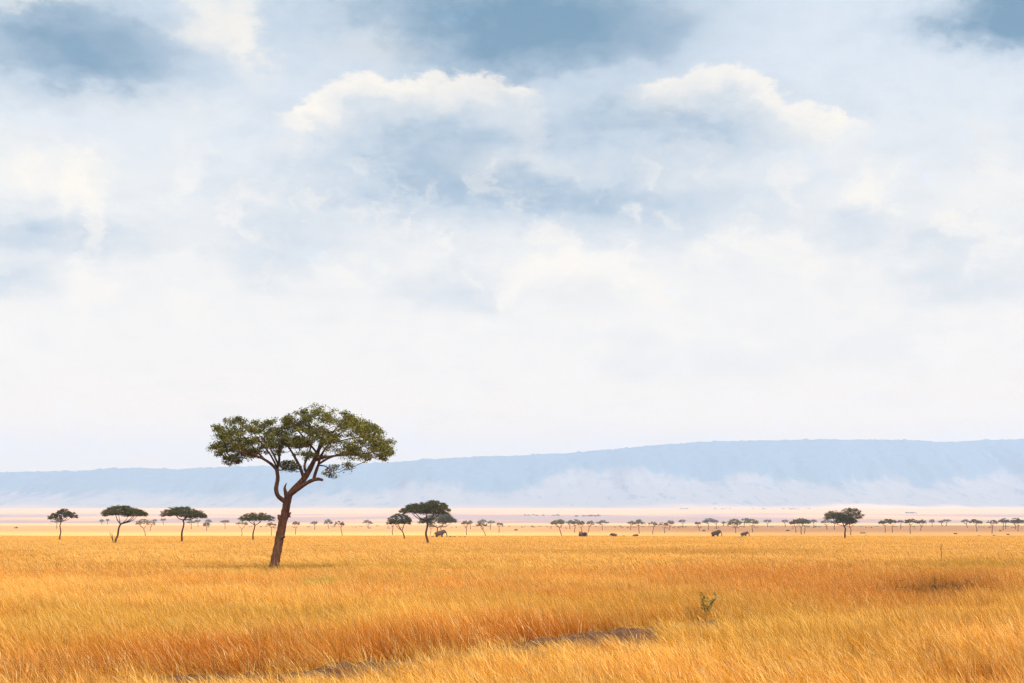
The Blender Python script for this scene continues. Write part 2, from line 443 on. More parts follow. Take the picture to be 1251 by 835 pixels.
FT = [  # far trees, left to right
 ((69.4, 646.2), (62.3, 77, 633.8, 638.6), 'grey', 'small dark far acacia half hidden behind the first tree on the left'),
 ((124.3, 641), (121.2, 127.6, 634.6, 637.6), 'grey', 'tiny blue far acacia below the left tip of the Y-forked tree\'s crown'),
 ((131.4, 641), (129, 134, 634, 636.4), 'grey', 'tiny faint acacia between the Y-forked tree\'s trunk and a blue one'),
 ((177.5, 656), (164.7, 184, 633.6, 642), 'yellow', 'thin yellow-leaved acacia with pale branches, right of the Y-forked tree'),
 ((183.6, 649.2), (179.6, 190.6, 635.6, 642), 'yellow', 'small yellowish acacia crowding the right side of the pale-branched one'),
 ((189, 642.4), (186, 192.4, 634.6, 637), 'grey', 'tiny blue acacia peeping over the right edge of the yellowish pair'),
 ((199.4, 641.6), (195, 203.4, 633, 636.4), 'grey', 'tiny blue acacia under the left tip of the slanting-trunk tree\'s crown'),
 ((233.8, 646.4), (228.4, 238.4, 635.4, 639.4), 'olive', 'small olive acacia just right of the slanting trunk'),
 ((242.3, 643.8), (237, 245.4, 634.6, 638.4), 'grey', 'hazy grey acacia under the right tip of the slanting-trunk tree\'s crown'),
 ((254.6, 644.6), (250.2, 259.2, 634.9, 638.4), 'grey', 'flat grey far acacia crown directly above a small olive tree'),
 ((252.6, 649.2), (247, 257.8, 638.2, 643.2), 'olive', 'small olive acacia in front of a flat grey crown'),
 ((275, 646.2), (269, 280.2, 634.8, 638.8), 'grey', 'lone grey-green acacia with a slanted stem, left of the yellow thin tree'),
 ((295.5, 655.2), (287.4, 304.4, 636.8, 642), 'yellow', 'thin yellowish acacia whose crown touches the small umbrella tree\'s left side'),
 ((331.6, 654.6), (324.6, 338.6, 638.4, 642.4), 'olive', 'small bright olive acacia beside the tallest tree\'s trunk, on its left'),
 ((361, 653.2), (356, 367.6, 636.9, 641.8), 'olive', 'small olive acacia first to the right of the tallest tree\'s trunk'),
 ((384.5, 647.2), (379, 389.2, 636.8, 640.8), 'grey', 'flat grey acacia between an olive one and a domed one'),
 ((401, 646.2), (394.6, 406.6, 634.4, 641), 'grey', 'domed blue-grey far acacia with the roundest crown left of centre'),
 ((418, 655.8), (408, 422.4, 636.4, 643), 'brown', 'sparse brown acacia with crooked leaning stem beside the domed grey tree'),
 ((449.8, 646), (443, 455.6, 635.2, 640.2), 'grey', 'lone dark grey acacia in open grass left of the rounded twin-stem tree'),
 ((479.4, 653.6), (474.6, 485.4, 634, 641.6), 'grey', 'thin-stemmed acacia hidden behind the left half of the rounded tree'),
 ((525.5, 654.2), (520.6, 533.6, 637.4, 645), 'yellow', 'pale green small acacia seen beside the middle tree\'s trunk'),
 ((539.2, 653), (533.5, 546, 634, 641.5), 'olive', 'slender acacia whose leaning stem shows right above the elephant\'s back'),
 ((570, 654.2), (562, 576.6, 636, 641.4), 'olive', 'olive acacia first to the right of the elephant under the tree'),
 ((574.7, 647), (571.4, 577.8, 635.8, 640), 'grey', 'dark small acacia behind the right edge of the olive tree near the elephant'),
 ((589, 647.4), (582.8, 596.4, 634.8, 639.4), 'grey', 'dark flat far acacia above an olive tree with leaning stem'),
 ((598.8, 647.4), (594, 605.4, 635.8, 639.8), 'grey', 'dark flat far acacia with a visible straight stem, right of its twin'),
 ((593, 655.6), (580.4, 595.4, 638, 643.6), 'olive', 'olive acacia with a stem leaning right, in front of two dark crowns'),
 ((609.4, 651.2), (605, 615, 638.6, 642.6), 'olive', 'little olive acacia at the right end of the small group near the middle'),
 ((686.3, 656), (672, 691, 634.8, 641.4), 'olive', 'olive acacia with long leaning stem, left end of the mid-right row'),
 ((685.4, 645.2), (679.6, 691, 634.6, 639.6), 'grey', 'straight-stemmed acacia behind the crown of the leaning row-end tree'),
 ((696.2, 646.6), (690.6, 702, 635.4, 640.8), 'grey', 'dark grey-blue acacia second crown along the mid-right row'),
 ((702, 651), (696.6, 709.8, 634.6, 641), 'olive', 'light olive acacia in the middle of the row above the paired elephants'),
 ((710, 652.8), (704.6, 716.4, 636.8, 642.4), 'olive', 'olive acacia whose foot stands just behind the paired elephants'),
 ((719, 650.2), (715.6, 726.8, 636.4, 641.6), 'olive', 'forked olive acacia just right above the paired elephants'),
 ((736, 647.8), (726.4, 744.6, 635.6, 640.2), 'grey', 'flat dark acacia alone at the right end of the row over the elephants'),
 ((770.4, 647.8), (765.8, 777, 636.4, 640.6), 'grey', 'dark acacia at the left edge of the clump above the elephant calf'),
 ((781, 652.2), (771.6, 788.8, 637.2, 641.4), 'olive', 'flat olive acacia with stem leaning left, above the elephant calf'),
 ((780.6, 645.6), (776.4, 784.6, 634.6, 638), 'grey', 'blue-grey far crown rising behind the flat olive tree over the calf'),
 ((797.4, 653.2), (790.8, 806.4, 637.6, 642.2), 'olive', 'straight olive acacia left of three overlapping crowns'),
 ((812, 651.6), (804.6, 817.4, 637.8, 642.6), 'olive', 'olive acacia with a tuft of low twigs, middle of three overlapping crowns'),
 ((817.7, 648), (813.8, 824.4, 635.8, 641.2), 'grey', 'grey acacia at the right of three overlapping crowns'),
 ((834.5, 645.4), (828.6, 838.8, 634.8, 638.2), 'grey', 'lone small lopsided acacia with a clear gap on both sides, right of centre'),
 ((854.4, 648.8), (846.6, 856.6, 637.6, 640.8), 'brown', 'brownish small acacia left of the dark flat pair above the big elephant'),
 ((865.5, 647.6), (857, 874.4, 633, 639.4), 'grey', 'dark flat acacia above and left of the big elephant walking right'),
 ((875.6, 646.8), (870.6, 878.4, 634.6, 639.2), 'grey', 'dark acacia just above the big walking elephant\'s head, touching its left neighbour'),
 ((884, 643), (881, 887.4, 637.2, 639.8), 'grey', 'tiny blue acacia in a gap right of the dark flat pair'),
 ((898.8, 651.6), (888.2, 907.2, 634.2, 642.4), 'olive', 'green acacia standing between the two walking elephants'),
 ((919.5, 650.6), (907.2, 928.8, 633.8, 640.6), 'olive', 'wide green flat acacia behind and right of the smaller walking elephant'),
 ((909, 645.2), (905.6, 915.6, 632.8, 636.6), 'grey', 'blue-grey crown peeping up behind the wide green flat tree'),
 ((938, 644.2), (932.8, 943, 634.8, 638.2), 'grey', 'small lone grey acacia right of the wide green flat tree'),
 ((959.4, 644.2), (953.6, 963.4, 635, 638), 'grey', 'faint grey acacia touching the left tip of the three-stemmed clump'),
 ((972.5, 651.2), (962.4, 981, 635, 641), 'dark', 'left tree of the dark three-stemmed clump'),
 ((979, 653.2), (967, 990, 632.8, 640.6), 'dark', 'middle and thickest tree of the dark three-stemmed clump'),
 ((982.9, 652.2), (976.6, 991.8, 634.8, 640.8), 'dark', 'right tree of the dark three-stemmed clump'),
 ((994.3, 644.4), (988.8, 998.6, 634.6, 638), 'grey', 'small green-grey acacia right of the three-stemmed clump'),
 ((1010.4, 647.6), (1002.4, 1016.4, 634.2, 639.4), 'grey', 'grey acacia partly hidden by the left side of the big two-tiered tree'),
 ((1019.4, 647.6), (1013.8, 1025, 635, 640), 'grey', 'acacia with thin stem hidden behind the two-tiered tree\'s crown'),
 ((1039.3, 654), (1032, 1046, 633.6, 641.6), 'dark', 'slim acacia whose stem slants right beside the two-tiered tree\'s trunk'),
 ((1081.3, 651), (1072.4, 1091, 634.2, 641), 'dark', 'left of two joined dark acacias right of the two-tiered tree'),
 ((1090.6, 650.8), (1083, 1096.2, 633.8, 640.4), 'dark', 'right of two joined dark acacias right of the two-tiered tree'),
 ((1100.5, 646.8), (1095.6, 1105, 635.4, 639), 'grey', 'thin dark acacia in the gap before the flat green tree'),
 ((1112.3, 652.2), (1103.4, 1122.4, 633.4, 639.8), 'dark', 'flat green acacia with wavy stem in the right-hand row'),
 ((1124.4, 648.6), (1119.6, 1132.8, 634.8, 640.4), 'dark', 'dark green acacia touching the right side of the wavy-stemmed one'),
 ((1139, 643.8), (1134.4, 1143, 634.8, 638.2), 'grey', 'tiny purple-grey acacia just right of the dark green pair'),
 ((1151, 643.2), (1146.4, 1152.8, 636, 638.6), 'grey', 'tiny hazy acacia touching the left of a slightly taller one'),
 ((1156, 643.2), (1151.4, 1161.6, 633.8, 637.6), 'grey', 'hazy grey acacia, taller of the tiny joined pair on the right'),
 ((1182, 645), (1173.8, 1184.8, 634.8, 638.2), 'grey', 'grey acacia peeping out left of the compact green tree'),
 ((1193.4, 649.8), (1182.4, 1200.2, 634.2, 640), 'dark', 'compact green flat acacia standing fifth crown from the right edge'),
 ((1212, 652.2), (1205.4, 1219.6, 634.8, 640.8), 'brown', 'reddish brown acacia with a bent stem near the right edge'),
 ((1225.5, 648.2), (1219.6, 1233, 633.2, 638.6), 'dark', 'dark acacia right of the reddish brown one'),
 ((1228.4, 646.6), (1223, 1234, 634.4, 639), 'grey', 'thin-stemmed acacia behind the dark one near the right edge'),
 ((1240.8, 647), (1233, 1247.4, 633, 639.8), 'dark', 'dark acacia second from the right edge'),
 ((1243.8, 649.4), (1238, 1252, 634, 640.4), 'dark', 'dark acacia whose crown reaches the right edge of the view'),
]
for i, (b, c, k, lab) in enumerate(FT):
    w = c[1] - c[0]
    rr = random.Random(i)
    lob = None
    if w > 12 and rr.random() < .7:
        d = rr.choice((-1, 1)); lob = [(-.12 * d, .88, 1., .05), (.5 * d, .5, .7, 0)]
    acacia(b, c, k, lab, lobes=lob, seed=300 + i, pale=(k == 'yellow'), forks=rr.uniform(.62, .9), dens=.55 if k in ('yellow', 'brown') else .9)

# snag at the foot of the Y-forked tree is a low dead sapling
def snag():
    x, y, z = ground_pt(139.2, 663.6, True)
    mb = MB(); rng = np.random.default_rng(4)
    mb.tube(spline([(0, 0, -.1), (-.15, 0, .9), (-.35, 0, 2.2)], 4), np.linspace(.1, .05, 9), 6, rng, .2)
    mb.tube(spline([(-.15, 0, .9), (-.5, 0, 1.7), (-.75, .1, 2.5)], 4), np.linspace(.07, .03, 9), 6, rng, .2)
    o = mb.obj('dead_sapling', BARK); o.location = (x, y, z)
    tag(o, 'short dead sapling at the foot of the Y-forked acacia', 'sapling')
snag()

# ------------------------------------------------------------------ elephants
def elephant_meshes(head_down=0.):
    vs = []; rs = []; es = []
    def a(p, r, par=None):
        vs.append(p); rs.append(r)
        if par is not None: es.append((par, len(vs) - 1))
        return len(vs) - 1
    hd = head_down
    pel = a((-.95, 0, 1.72), (.60, .62)); bel = a((-.2, 0, 1.66), (.70, .76), pel); che = a((.5, 0, 1.80), (.60, .68), bel)
    nek = a((1.0, 0, 2.05 - .15 * hd), (.42, .50), che); hea = a((1.42, 0, 2.15 - .45 * hd), (.40, .50), nek)
    t0 = a((1.82, 0, 1.78 - .5 * hd), (.22, .24), hea); t1 = a((2.0, 0, 1.25 - .35 * hd), (.17, .17), t0)
    t2 = a((2.03, 0, .75 - .2 * hd), (.12, .12), t1); a((1.92, 0, .38 - .05 * hd), (.085, .085), t2)
    ta = a((-1.52, 0, 1.85), (.12, .12), pel); tb = a((-1.72, 0, 1.35), (.045, .045), ta); a((-1.74, 0, .85), (.05, .05), tb)
    for s in (-1, 1):
        h = a((-1.0, s * .36, 1.2), (.34, .34), pel); k = a((-.9 + .06 * s, s * .37, .8), (.25, .25), h); c = a((-1.04 + .06 * s, s * .37, .4), (.19, .19), k); a((-1.0 + .06 * s, s * .37, .04), (.22, .22), c)
        h = a((.58, s * .36, 1.25), (.32, .32), che); k = a((.58 - .08 * s, s * .37, .82), (.22, .22), h); c = a((.60 - .1 * s, s * .37, .4), (.19, .19), k); a((.64 - .1 * s, s * .37, .04), (.22, .22), c)
    me = bpy.data.meshes.new('elephant_body'); me.from_pydata(vs, es, [])
    o = bpy.data.objects.new('tmp', me); C.objects.link(o)
    o.modifiers.new('s', 'SKIN')
    for i, d in enumerate(me.skin_vertices[0].data): d.radius = rs[i]; d.use_root = (i == 0)
    sb = o.modifiers.new('u', 'SUBSURF'); sb.levels = 2; sb.render_levels = 2
    dg = bpy.context.evaluated_depsgraph_get(); dg.update()
    body = bpy.data.meshes.new_from_object(o.evaluated_get(dg)); body.name = 'body'
    body.polygons.foreach_set('use_smooth', [True] * len(body.polygons))
    bpy.data.objects.remove(o)
    body.materials.clear(); body.materials.append(ELE)
    ears = []; tusks = []
    for s in (-1, 1):
        out = [(1.45, .40, 2.5), (1.15, .52, 2.68), (.78, .66, 2.55), (.62, .74, 2.2), (.72, .70, 1.8), (.98, .58, 1.45), (1.22, .48, 1.6), (1.42, .42, 1.95)]
        z0 = -.3 * hd
        n = len(out); V = []
        for dy in (0, .05):
            for (x, y, z) in out: V.append((x, s * (y + dy), z + z0))
        V.append((1.0, s * .60, 2.1 + z0)); V.append((1.0, s * .68, 2.1 + z0))
        Fc = [(i, (i + 1) % n, n + (i + 1) % n, n + i) for i in range(n)] + [(i, (i + 1) % n, 2 * n) for i in range(n)] + [(n + i, n + (i + 1) % n, 2 * n + 1) for i in range(n)]
        m = bpy.data.meshes.new('ear'); m.from_pydata(V, [], Fc); m.materials.append(ELE); ears.append(m)
        mb = MB(); p = spline([(1.68, s * .2, 1.72 - .5 * hd), (1.92, s * .26, 1.42 - .5 * hd), (2.2, s * .24, 1.38 - .5 * hd)], 4)
        mb.tube(p, np.linspace(.055, .015, len(p)), 6)
        m = bpy.data.meshes.new('tusk'); m.from_pydata(np.concatenate(mb.v).tolist(), [], mb.f); m.materials.append(IVORY); tusks.append(m)
    return body, ears, tusks
KINDS_E = [elephant_meshes(0.), elephant_meshes(.8)]
def elephant(px, py, height, yaw, kind, label, tusk=True):
    x, y, z = ground_pt(px, py)
    r = thing('elephant', label, 'elephant', (x, y, z), 'elephants grazing on the plain')
    r.rotation_euler.z = R(yaw); s = height / 2.6; r.scale = (s, s, s)
    body, ears, tusks = KINDS_E[kind]
    def part(n, m):
        o = bpy.data.objects.new(n, m); C.objects.link(o); o.parent = r
    part('body', body)
    for e in ears: part('ear', e)
    if tusk:
        for t in tusks: part('tusk', t)
elephant(537.5, 658.9, 2.75, -6, 0, 'large brown elephant facing right beneath the low spreading acacia in the middle')
elephant(709.4, 657.9, 2.25, 78, 0, 'elephant seen from behind, left of the close pair under the row of trees')
elephant(714.0, 657.9, 2.2, -60, 1, 'elephant turned half towards the viewer, right of the close pair')
elephant(750.0, 657.9, 1.85, 175, 1, 'low young elephant with only its back above the grass, right of the pair')
elephant(776.2, 657.9, 1.5, 8, 1, 'smallest elephant calf, mostly sunk in the grass')
elephant(874.6, 657.7, 2.75, -32, 0, 'biggest elephant in the right half, walking right with its trunk hanging')
elephant(909.4, 657.4, 2.2, -18, 0, 'smaller elephant walking right beside a low green bush')

# ------------------------------------------------------------------ low bushes
def bush(px, py, wpx, hpx, key, label, seed, cat='bush'):
    rng = np.random.default_rng(seed)
    x, y, z = ground_pt(px, py); m = y / F
    w = wpx * m / 2; h = hpx * m + (.55 if y < 540 else 0)
    o = thing('low_bush', label, cat, (x, y, z), 'low bushes dotted over the plain')
    n = 26
    cl = np.stack([rng.uniform(-1, 1, n) * w * .85, rng.uniform(-1, 1, n) * w * .7, rng.random(n) * h * .8], 1)
    cl[:, 2] *= 1 - .6 * (cl[:, 0] / w) ** 2
    st = MB()
    for c in cl[:9]:
        st.tube(spline([(0, 0, -.05), (c[0] * .4, c[1] * .4, c[2] * .6), tuple(c)], 3), np.linspace(.05, .02, 7), 4, cap=False)
    st.obj('stems', BARK_FAR, o)
    v, f, tn = leaf_cloud(cl, [max(w * .22, .25)] * n, 26, max(.2, m * .6), rng, .6)
    v[:, 2] = np.maximum(v[:, 2], .02)
    mesh_obj('foliage', v, f, FOL[key], o, attrs={'tone': tn})
BU = [
 (19.8, 645.6, 4.2, 2.2, 'brown', 'lone brown bush near the left edge, in orange grass'),
 (528.6, 658.6, 6, 1.6, 'brown', 'low dark bush at the rear of the elephant under the tree'),
 (550, 658.6, 4.6, 2.0, 'brown', 'dark bush right in front of the shaded elephant\'s trunk'),
 (555.2, 658.6, 5.6, 1.7, 'brown', 'flat dark bush second to the right of the shaded elephant'),
 (562.4, 658.5, 3.4, 1.1, 'brown', 'tiny dark bush third to the right of the shaded elephant'),
 (568, 658.5, 3.4, 1.4, 'brown', 'tiny dark bush farthest right of the shaded elephant'),
 (630.2, 648.4, 4.4, 2.2, 'grey', 'grey bush standing alone in the open between two tree groups'),
 (761.8, 657.8, 4.4, 1.9, 'olive', 'small green bush between the young elephant and the calf'),
 (859.8, 649.3, 4.4, 1.7, 'dark', 'small dark bush above and left of the biggest walking elephant'),
 (905.2, 659.4, 10.5, 1.8, 'olive', 'flat green bush at the feet of the smaller walking elephant'),
 (962.4, 649, 5, 1.6, 'dark', 'dark flat bush left of the three-stemmed tree clump'),
 (1006.2, 657.4, 3.6, 1.3, 'olive', 'olive bush left of the two-tiered tree\'s foot'),
 (1054, 652, 7.4, 1.9, 'olive', 'green flat bush right of the two-tiered tree'),
 (1058.2, 655.8, 3.4, 1.4, 'brown', 'small brown bush below the flat green bush'),
 (1104, 656.4, 4.6, 2.0, 'brown', 'brown bush below the flat green tree with wavy stem'),
 (1167.4, 652.8, 5, 1.9, 'brown', 'dark brown bush in open grass left of the compact green tree'),
 (1195.6, 657, 5.4, 1.4, 'olive', 'faint olive bush below the compact green tree'),
 (1215.6, 656.8, 7, 1.8, 'olive', 'wide green bush under the reddish brown tree'),
 (1222.2, 649.4, 2.8, 1.5, 'brown', 'tiny brown bush right of the reddish tree\'s trunk'),
 (1231.4, 653.8, 3.6, 1.4, 'brown', 'small brown bush lowest near the right edge'),
]
for i, b in enumerate(BU): bush(*b, seed=900 + i)

# ------------------------------------------------------------------ scrub and far woods (masses nobody could count)
def scatter_clumps(name, label_kind, spots, size_px, key, seed):
    rng = np.random.default_rng(seed); cl = []; rad = []; leaf = []
    for (px, py) in spots:
        x, y, z = ground_pt(px, py); m = y / F
        w = m * size_px * rng.uniform(.5, 1.5)
        for k in range(7):
            cl.append((x + rng.normal() * w, y + rng.normal() * w, z + abs(rng.normal()) * w * .35)); rad.append(w * .6); leaf.append(m)
    cl = np.array(cl)
    v, f, tn = leaf_cloud(cl, rad, 12, float(np.mean(leaf)) * .8, rng, .5)
    o = mesh_obj(name, v, f, FOL[key], attrs={'tone': tn}); o['kind'] = 'stuff'
    return o
rs = random.Random(5)
sp = []
for _ in range(150):
    px = rs.uniform(300, 1270)
    if rs.random() < .35 and px < 640: continue
    sp.append((px, rs.choice((643.2, 643.6, 644.2, 645.4)) + rs.uniform(-.3, .5)))
scatter_clumps('scrub', '', sp, 1.0, 'grey', 31)
def hill_scatter(): pass

# ------------------------------------------------------------------ ground sheet
def ground():
    ys = np.concatenate([np.linspace(-1200, 10, 14), np.linspace(14, 110, 60), np.exp(np.linspace(math.log(113), math.log(10200), 170))])
    s = np.linspace(-1, 1, 221); xs = 6000 * (.97 * s ** 3 + .03 * s)
    Xg, Yg = np.meshgrid(xs, ys); Z = gz(Xg, Yg)
    nr, nc = Xg.shape
    v = np.stack([Xg, Yg, Z], 2).reshape(-1, 3)
    i = np.arange(nr * nc).reshape(nr, nc)
    f = np.stack([i[:-1, :-1], i[:-1, 1:], i[1:, 1:], i[1:, :-1]], 2).reshape(-1, 4)
    m, k, out = new_mat('savanna_ground')
    pos = k.node('ShaderNodeNewGeometry').outputs['Position']
    sx = k.node('ShaderNodeSeparateXYZ'); k.l.new(pos, sx.inputs[0]); X, Y = sx.outputs[0], sx.outputs[1]
    nb = k.noise(pos, .0016, 4.); nf = k.noise(pos, .02, 5., .65); nn = k.noise(pos, .8, 5., .65)
    ridge = k.m('SUBTRACT', nb.outputs['Fac'], .5)
    Yw = k.m('MULTIPLY', Y, k.m('ADD', 1.0, k.m('MULTIPLY', ridge, .28)))
    Yw = k.m('MULTIPLY', Yw, k.m('ADD', 1.0, k.m('MULTIPLY', k.m('SUBTRACT', nf.outputs['Fac'], .5), .10)))
    soil = k.mix(nn.outputs['Fac'], (.18, .085, .03), (.36, .19, .06))
    pale = k.mix(nf.outputs['Fac'], (.50, .28, .085), (.60, .355, .115))
    tan = k.mix(nf.outputs['Fac'], (.38, .19, .068), (.50, .265, .10))
    peach = k.mix(nf.outputs['Fac'], (.60, .285, .12), (.70, .36, .16))
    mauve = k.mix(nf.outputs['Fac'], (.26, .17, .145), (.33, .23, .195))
    dull = k.m('MULTIPLY', k.rng(X, -40, 160), .75)
    pale = k.mix(dull, pale, (.36, .175, .045)); tan = k.mix(dull, tan, (.22, .10, .036))
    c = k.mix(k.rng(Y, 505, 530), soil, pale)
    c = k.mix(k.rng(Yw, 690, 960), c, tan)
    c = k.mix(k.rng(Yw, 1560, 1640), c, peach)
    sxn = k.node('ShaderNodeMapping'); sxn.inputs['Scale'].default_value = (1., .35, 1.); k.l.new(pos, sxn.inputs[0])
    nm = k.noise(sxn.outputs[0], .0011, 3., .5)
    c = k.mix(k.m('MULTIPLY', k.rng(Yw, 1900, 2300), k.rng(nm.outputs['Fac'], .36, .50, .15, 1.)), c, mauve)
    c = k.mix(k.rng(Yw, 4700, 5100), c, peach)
    p = k.node('ShaderNodeBsdfPrincipled'); k.put(p.inputs['Base Color'], c); p.inputs['Roughness'].default_value = .95; p.inputs['Specular IOR Level'].default_value = .05
    k.l.new(p.outputs[0], out.inputs['Surface'])
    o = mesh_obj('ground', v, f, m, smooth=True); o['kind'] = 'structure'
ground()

# ------------------------------------------------------------------ escarpment
def hills():
    sky = [(-900, 583), (-300, 582), (0, 579.5), (60, 577.5), (110, 577.5), (170, 573.5), (215, 575), (270, 572), (330, 571), (400, 568.5), (480, 566), (560, 560.5), (640, 557.5), (700, 554.5), (760, 550), (800, 545.5), (850, 541.5), (930, 539.5), (1000, 538.5), (1090, 538.5), (1150, 541.5), (1200, 539), (1251, 538.5), (1600, 536), (2100, 540)]
    line = [(-900, 604), (0, 606), (150, 603), (260, 606), (330, 602), (400, 606), (470, 598), (540, 590), (585, 596), (612, 608), (650, 590), (690, 576), (760, 572), (815, 584), (840, 590), (880, 578), (930, 588), (975, 594), (1010, 584), (1050, 579), (1072, 597), (1090, 592), (1125, 583), (1180, 574), (1251, 572), (1600, 575), (2100, 590)]
    sx, sy = zip(*sky); lx, ly = zip(*line)
    xs = np.linspace(-5600, 5600, 860); ts = np.concatenate([np.linspace(0, 1, 110), np.linspace(1.03, 1.6, 10)])
    Yf, Yc = 6650., 8600.
    V = []; forest = []
    Xg, Tg = np.meshgrid(xs, ts)
    Y = Yf + (Yc - Yf) * Tg
    px = CX + F * Xg / Yc
    crest = CAM_H + (HY - np.interp(px, sx, sy)) / F * Yc
    foot = CAM_H - drop(np.minimum(Y, 10400)) - 3
    footf = CAM_H - drop(Yf) - 3
    spur = fbm(px / 95., Tg * .6 + 3, 21, 4) - .5
    rid = np.abs(fbm(px / 60. + .5 * Tg, Tg * 1.1, 33, 4) - .5)
    tt = np.clip(Tg + (spur * .30 - rid * .25 + .03) * np.sin(np.clip(Tg, 0, 1) * math.pi) ** .8, 0, 1)
    prof = np.where(tt < .5, .36 * (tt / .5) ** 1.25, .36 + .64 * sstep(.36, 1.04, tt * 1.0) ** 1.0 * 0 + 0)
    up = np.clip((tt - .5) / .46, 0, 1)
    prof = np.where(tt < .5, prof, .36 + .64 * (1 - (1 - up) ** 1.7))
    Z = footf + (crest - footf) * prof
    bump = ((fbm(Xg / 26., Y / 40., 44, 3) - .5) * 16. + np.maximum(0, fbm(Xg / 40., Y / 60., 47, 2) - .6) * 26.) * sstep(.35, .7, Tg)
    Z = np.where(Tg > 1, crest + bump - (Tg - 1) * 60, Z + bump)
    row = HY - (Z - CAM_H) / Y * F
    pxa = CX + F * Xg / Y
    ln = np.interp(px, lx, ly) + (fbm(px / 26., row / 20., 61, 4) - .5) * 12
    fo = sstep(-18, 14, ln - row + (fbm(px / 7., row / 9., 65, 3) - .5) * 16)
    fo = np.maximum(fo, sstep(.62, .72, fbm(px / 5., row / 4., 63, 3)) * .6 * sstep(.06, .15, Tg))
    lowm = (1 - sstep(.04, .16, Tg + (fbm(px / 50., Tg * 3, 67, 3) - .5) * .12)) * (.35 + .65 * sstep(700, 950, px))
    nr, nc = Xg.shape
    v = np.stack([Xg, Y, Z], 2).reshape(-1, 3); i = np.arange(nr * nc).reshape(nr, nc)
    f = np.stack([i[:-1, :-1], i[:-1, 1:], i[1:, 1:], i[1:, :-1]], 2).reshape(-1, 4)
    m, k, out = new_mat('hillside')
    pos = k.node('ShaderNodeNewGeometry').outputs['Position']
    fa = k.attr('forest').outputs['Fac']; n1 = k.noise(pos, .012, 6., .7); n2 = k.noise(pos, .05, 4., .6)
    vs = k.node('ShaderNodeMapping'); vs.inputs['Scale'].default_value = (1., .10, .35); k.l.new(pos, vs.inputs[0])
    n3 = k.noise(vs.outputs[0], .011, 5., .65)
    ff = k.m('ADD', fa, k.m('MULTIPLY', k.m('SUBTRACT', n1.outputs['Fac'], .5), .7))
    ff = k.m('ADD', ff, k.m('MULTIPLY', k.m('SUBTRACT', n3.outputs['Fac'], .5), .8))
    ff = k.rng(ff, .12, .88)
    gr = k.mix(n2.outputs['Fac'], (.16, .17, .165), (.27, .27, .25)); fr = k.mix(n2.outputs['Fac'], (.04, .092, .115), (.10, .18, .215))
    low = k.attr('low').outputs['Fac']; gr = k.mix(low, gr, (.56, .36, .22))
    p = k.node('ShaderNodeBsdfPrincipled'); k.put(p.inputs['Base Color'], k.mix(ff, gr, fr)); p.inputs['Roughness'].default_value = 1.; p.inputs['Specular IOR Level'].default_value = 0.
    k.l.new(p.outputs[0], out.inputs['Surface'])
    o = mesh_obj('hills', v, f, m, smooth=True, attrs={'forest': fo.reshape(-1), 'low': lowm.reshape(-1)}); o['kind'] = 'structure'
hills()

# far lines of trees on the plain below the escarpment
rs = random.Random(8); sp = []
for _ in range(120):
    t = rs.random(); sp.append((1005 + 165 * t + rs.uniform(-4, 4), 620.6 - .9 * t + rs.uniform(-.3, .3)))
for (a, b, n, y) in ((700, 735, 16, 631), (1195, 1260, 14, 621.5), (640, 700, 8, 630), (440, 470, 10, 620.8), (790, 1000, 26, 622), (0, 420, 16, 620.6), (1105, 1120, 8, 627), (940, 990, 8, 622)):
    for _ in range(n): sp.append((rs.uniform(a, b), y + rs.uniform(-.6, .6)))
scatter_clumps('far_woods', '', sp, 1.1, 'grey', 77)

# ------------------------------------------------------------------ bank of bare soil
BANK = [(-12.5, 25.0), (-8.17, 27.0), (-4.67, 28.6), (-2.58, 31.0), (-.11, 34.3), (1.36, 36.7), (3.02, 39.2), (4.85, 41.6), (6.2, 43.3), (8.9, 46.2)]
BANK_S = spline(BANK, 14)
def bank_coords(X, Y):
    """along (0..1) and signed distance (positive = beyond the bank)"""
    P = BANK_S; X = np.asarray(X); Y = np.asarray(Y)
    d2 = (X[..., None] - P[:, 0]) ** 2 + (Y[..., None] - P[:, 1]) ** 2
    i = np.argmin(d2, -1); j = np.clip(i, 1, len(P) - 2)
    tx = P[j + 1, 0] - P[j - 1, 0]; ty = P[j + 1, 1] - P[j - 1, 1]; L = np.hypot(tx, ty)
    s = ((X - P[i, 0]) * (-ty) + (Y - P[i, 1]) * tx) / L
    dd = np.sqrt(np.min(d2, -1)); s = np.where(s < 0, -dd, dd)
    return i / (len(P) - 1), s
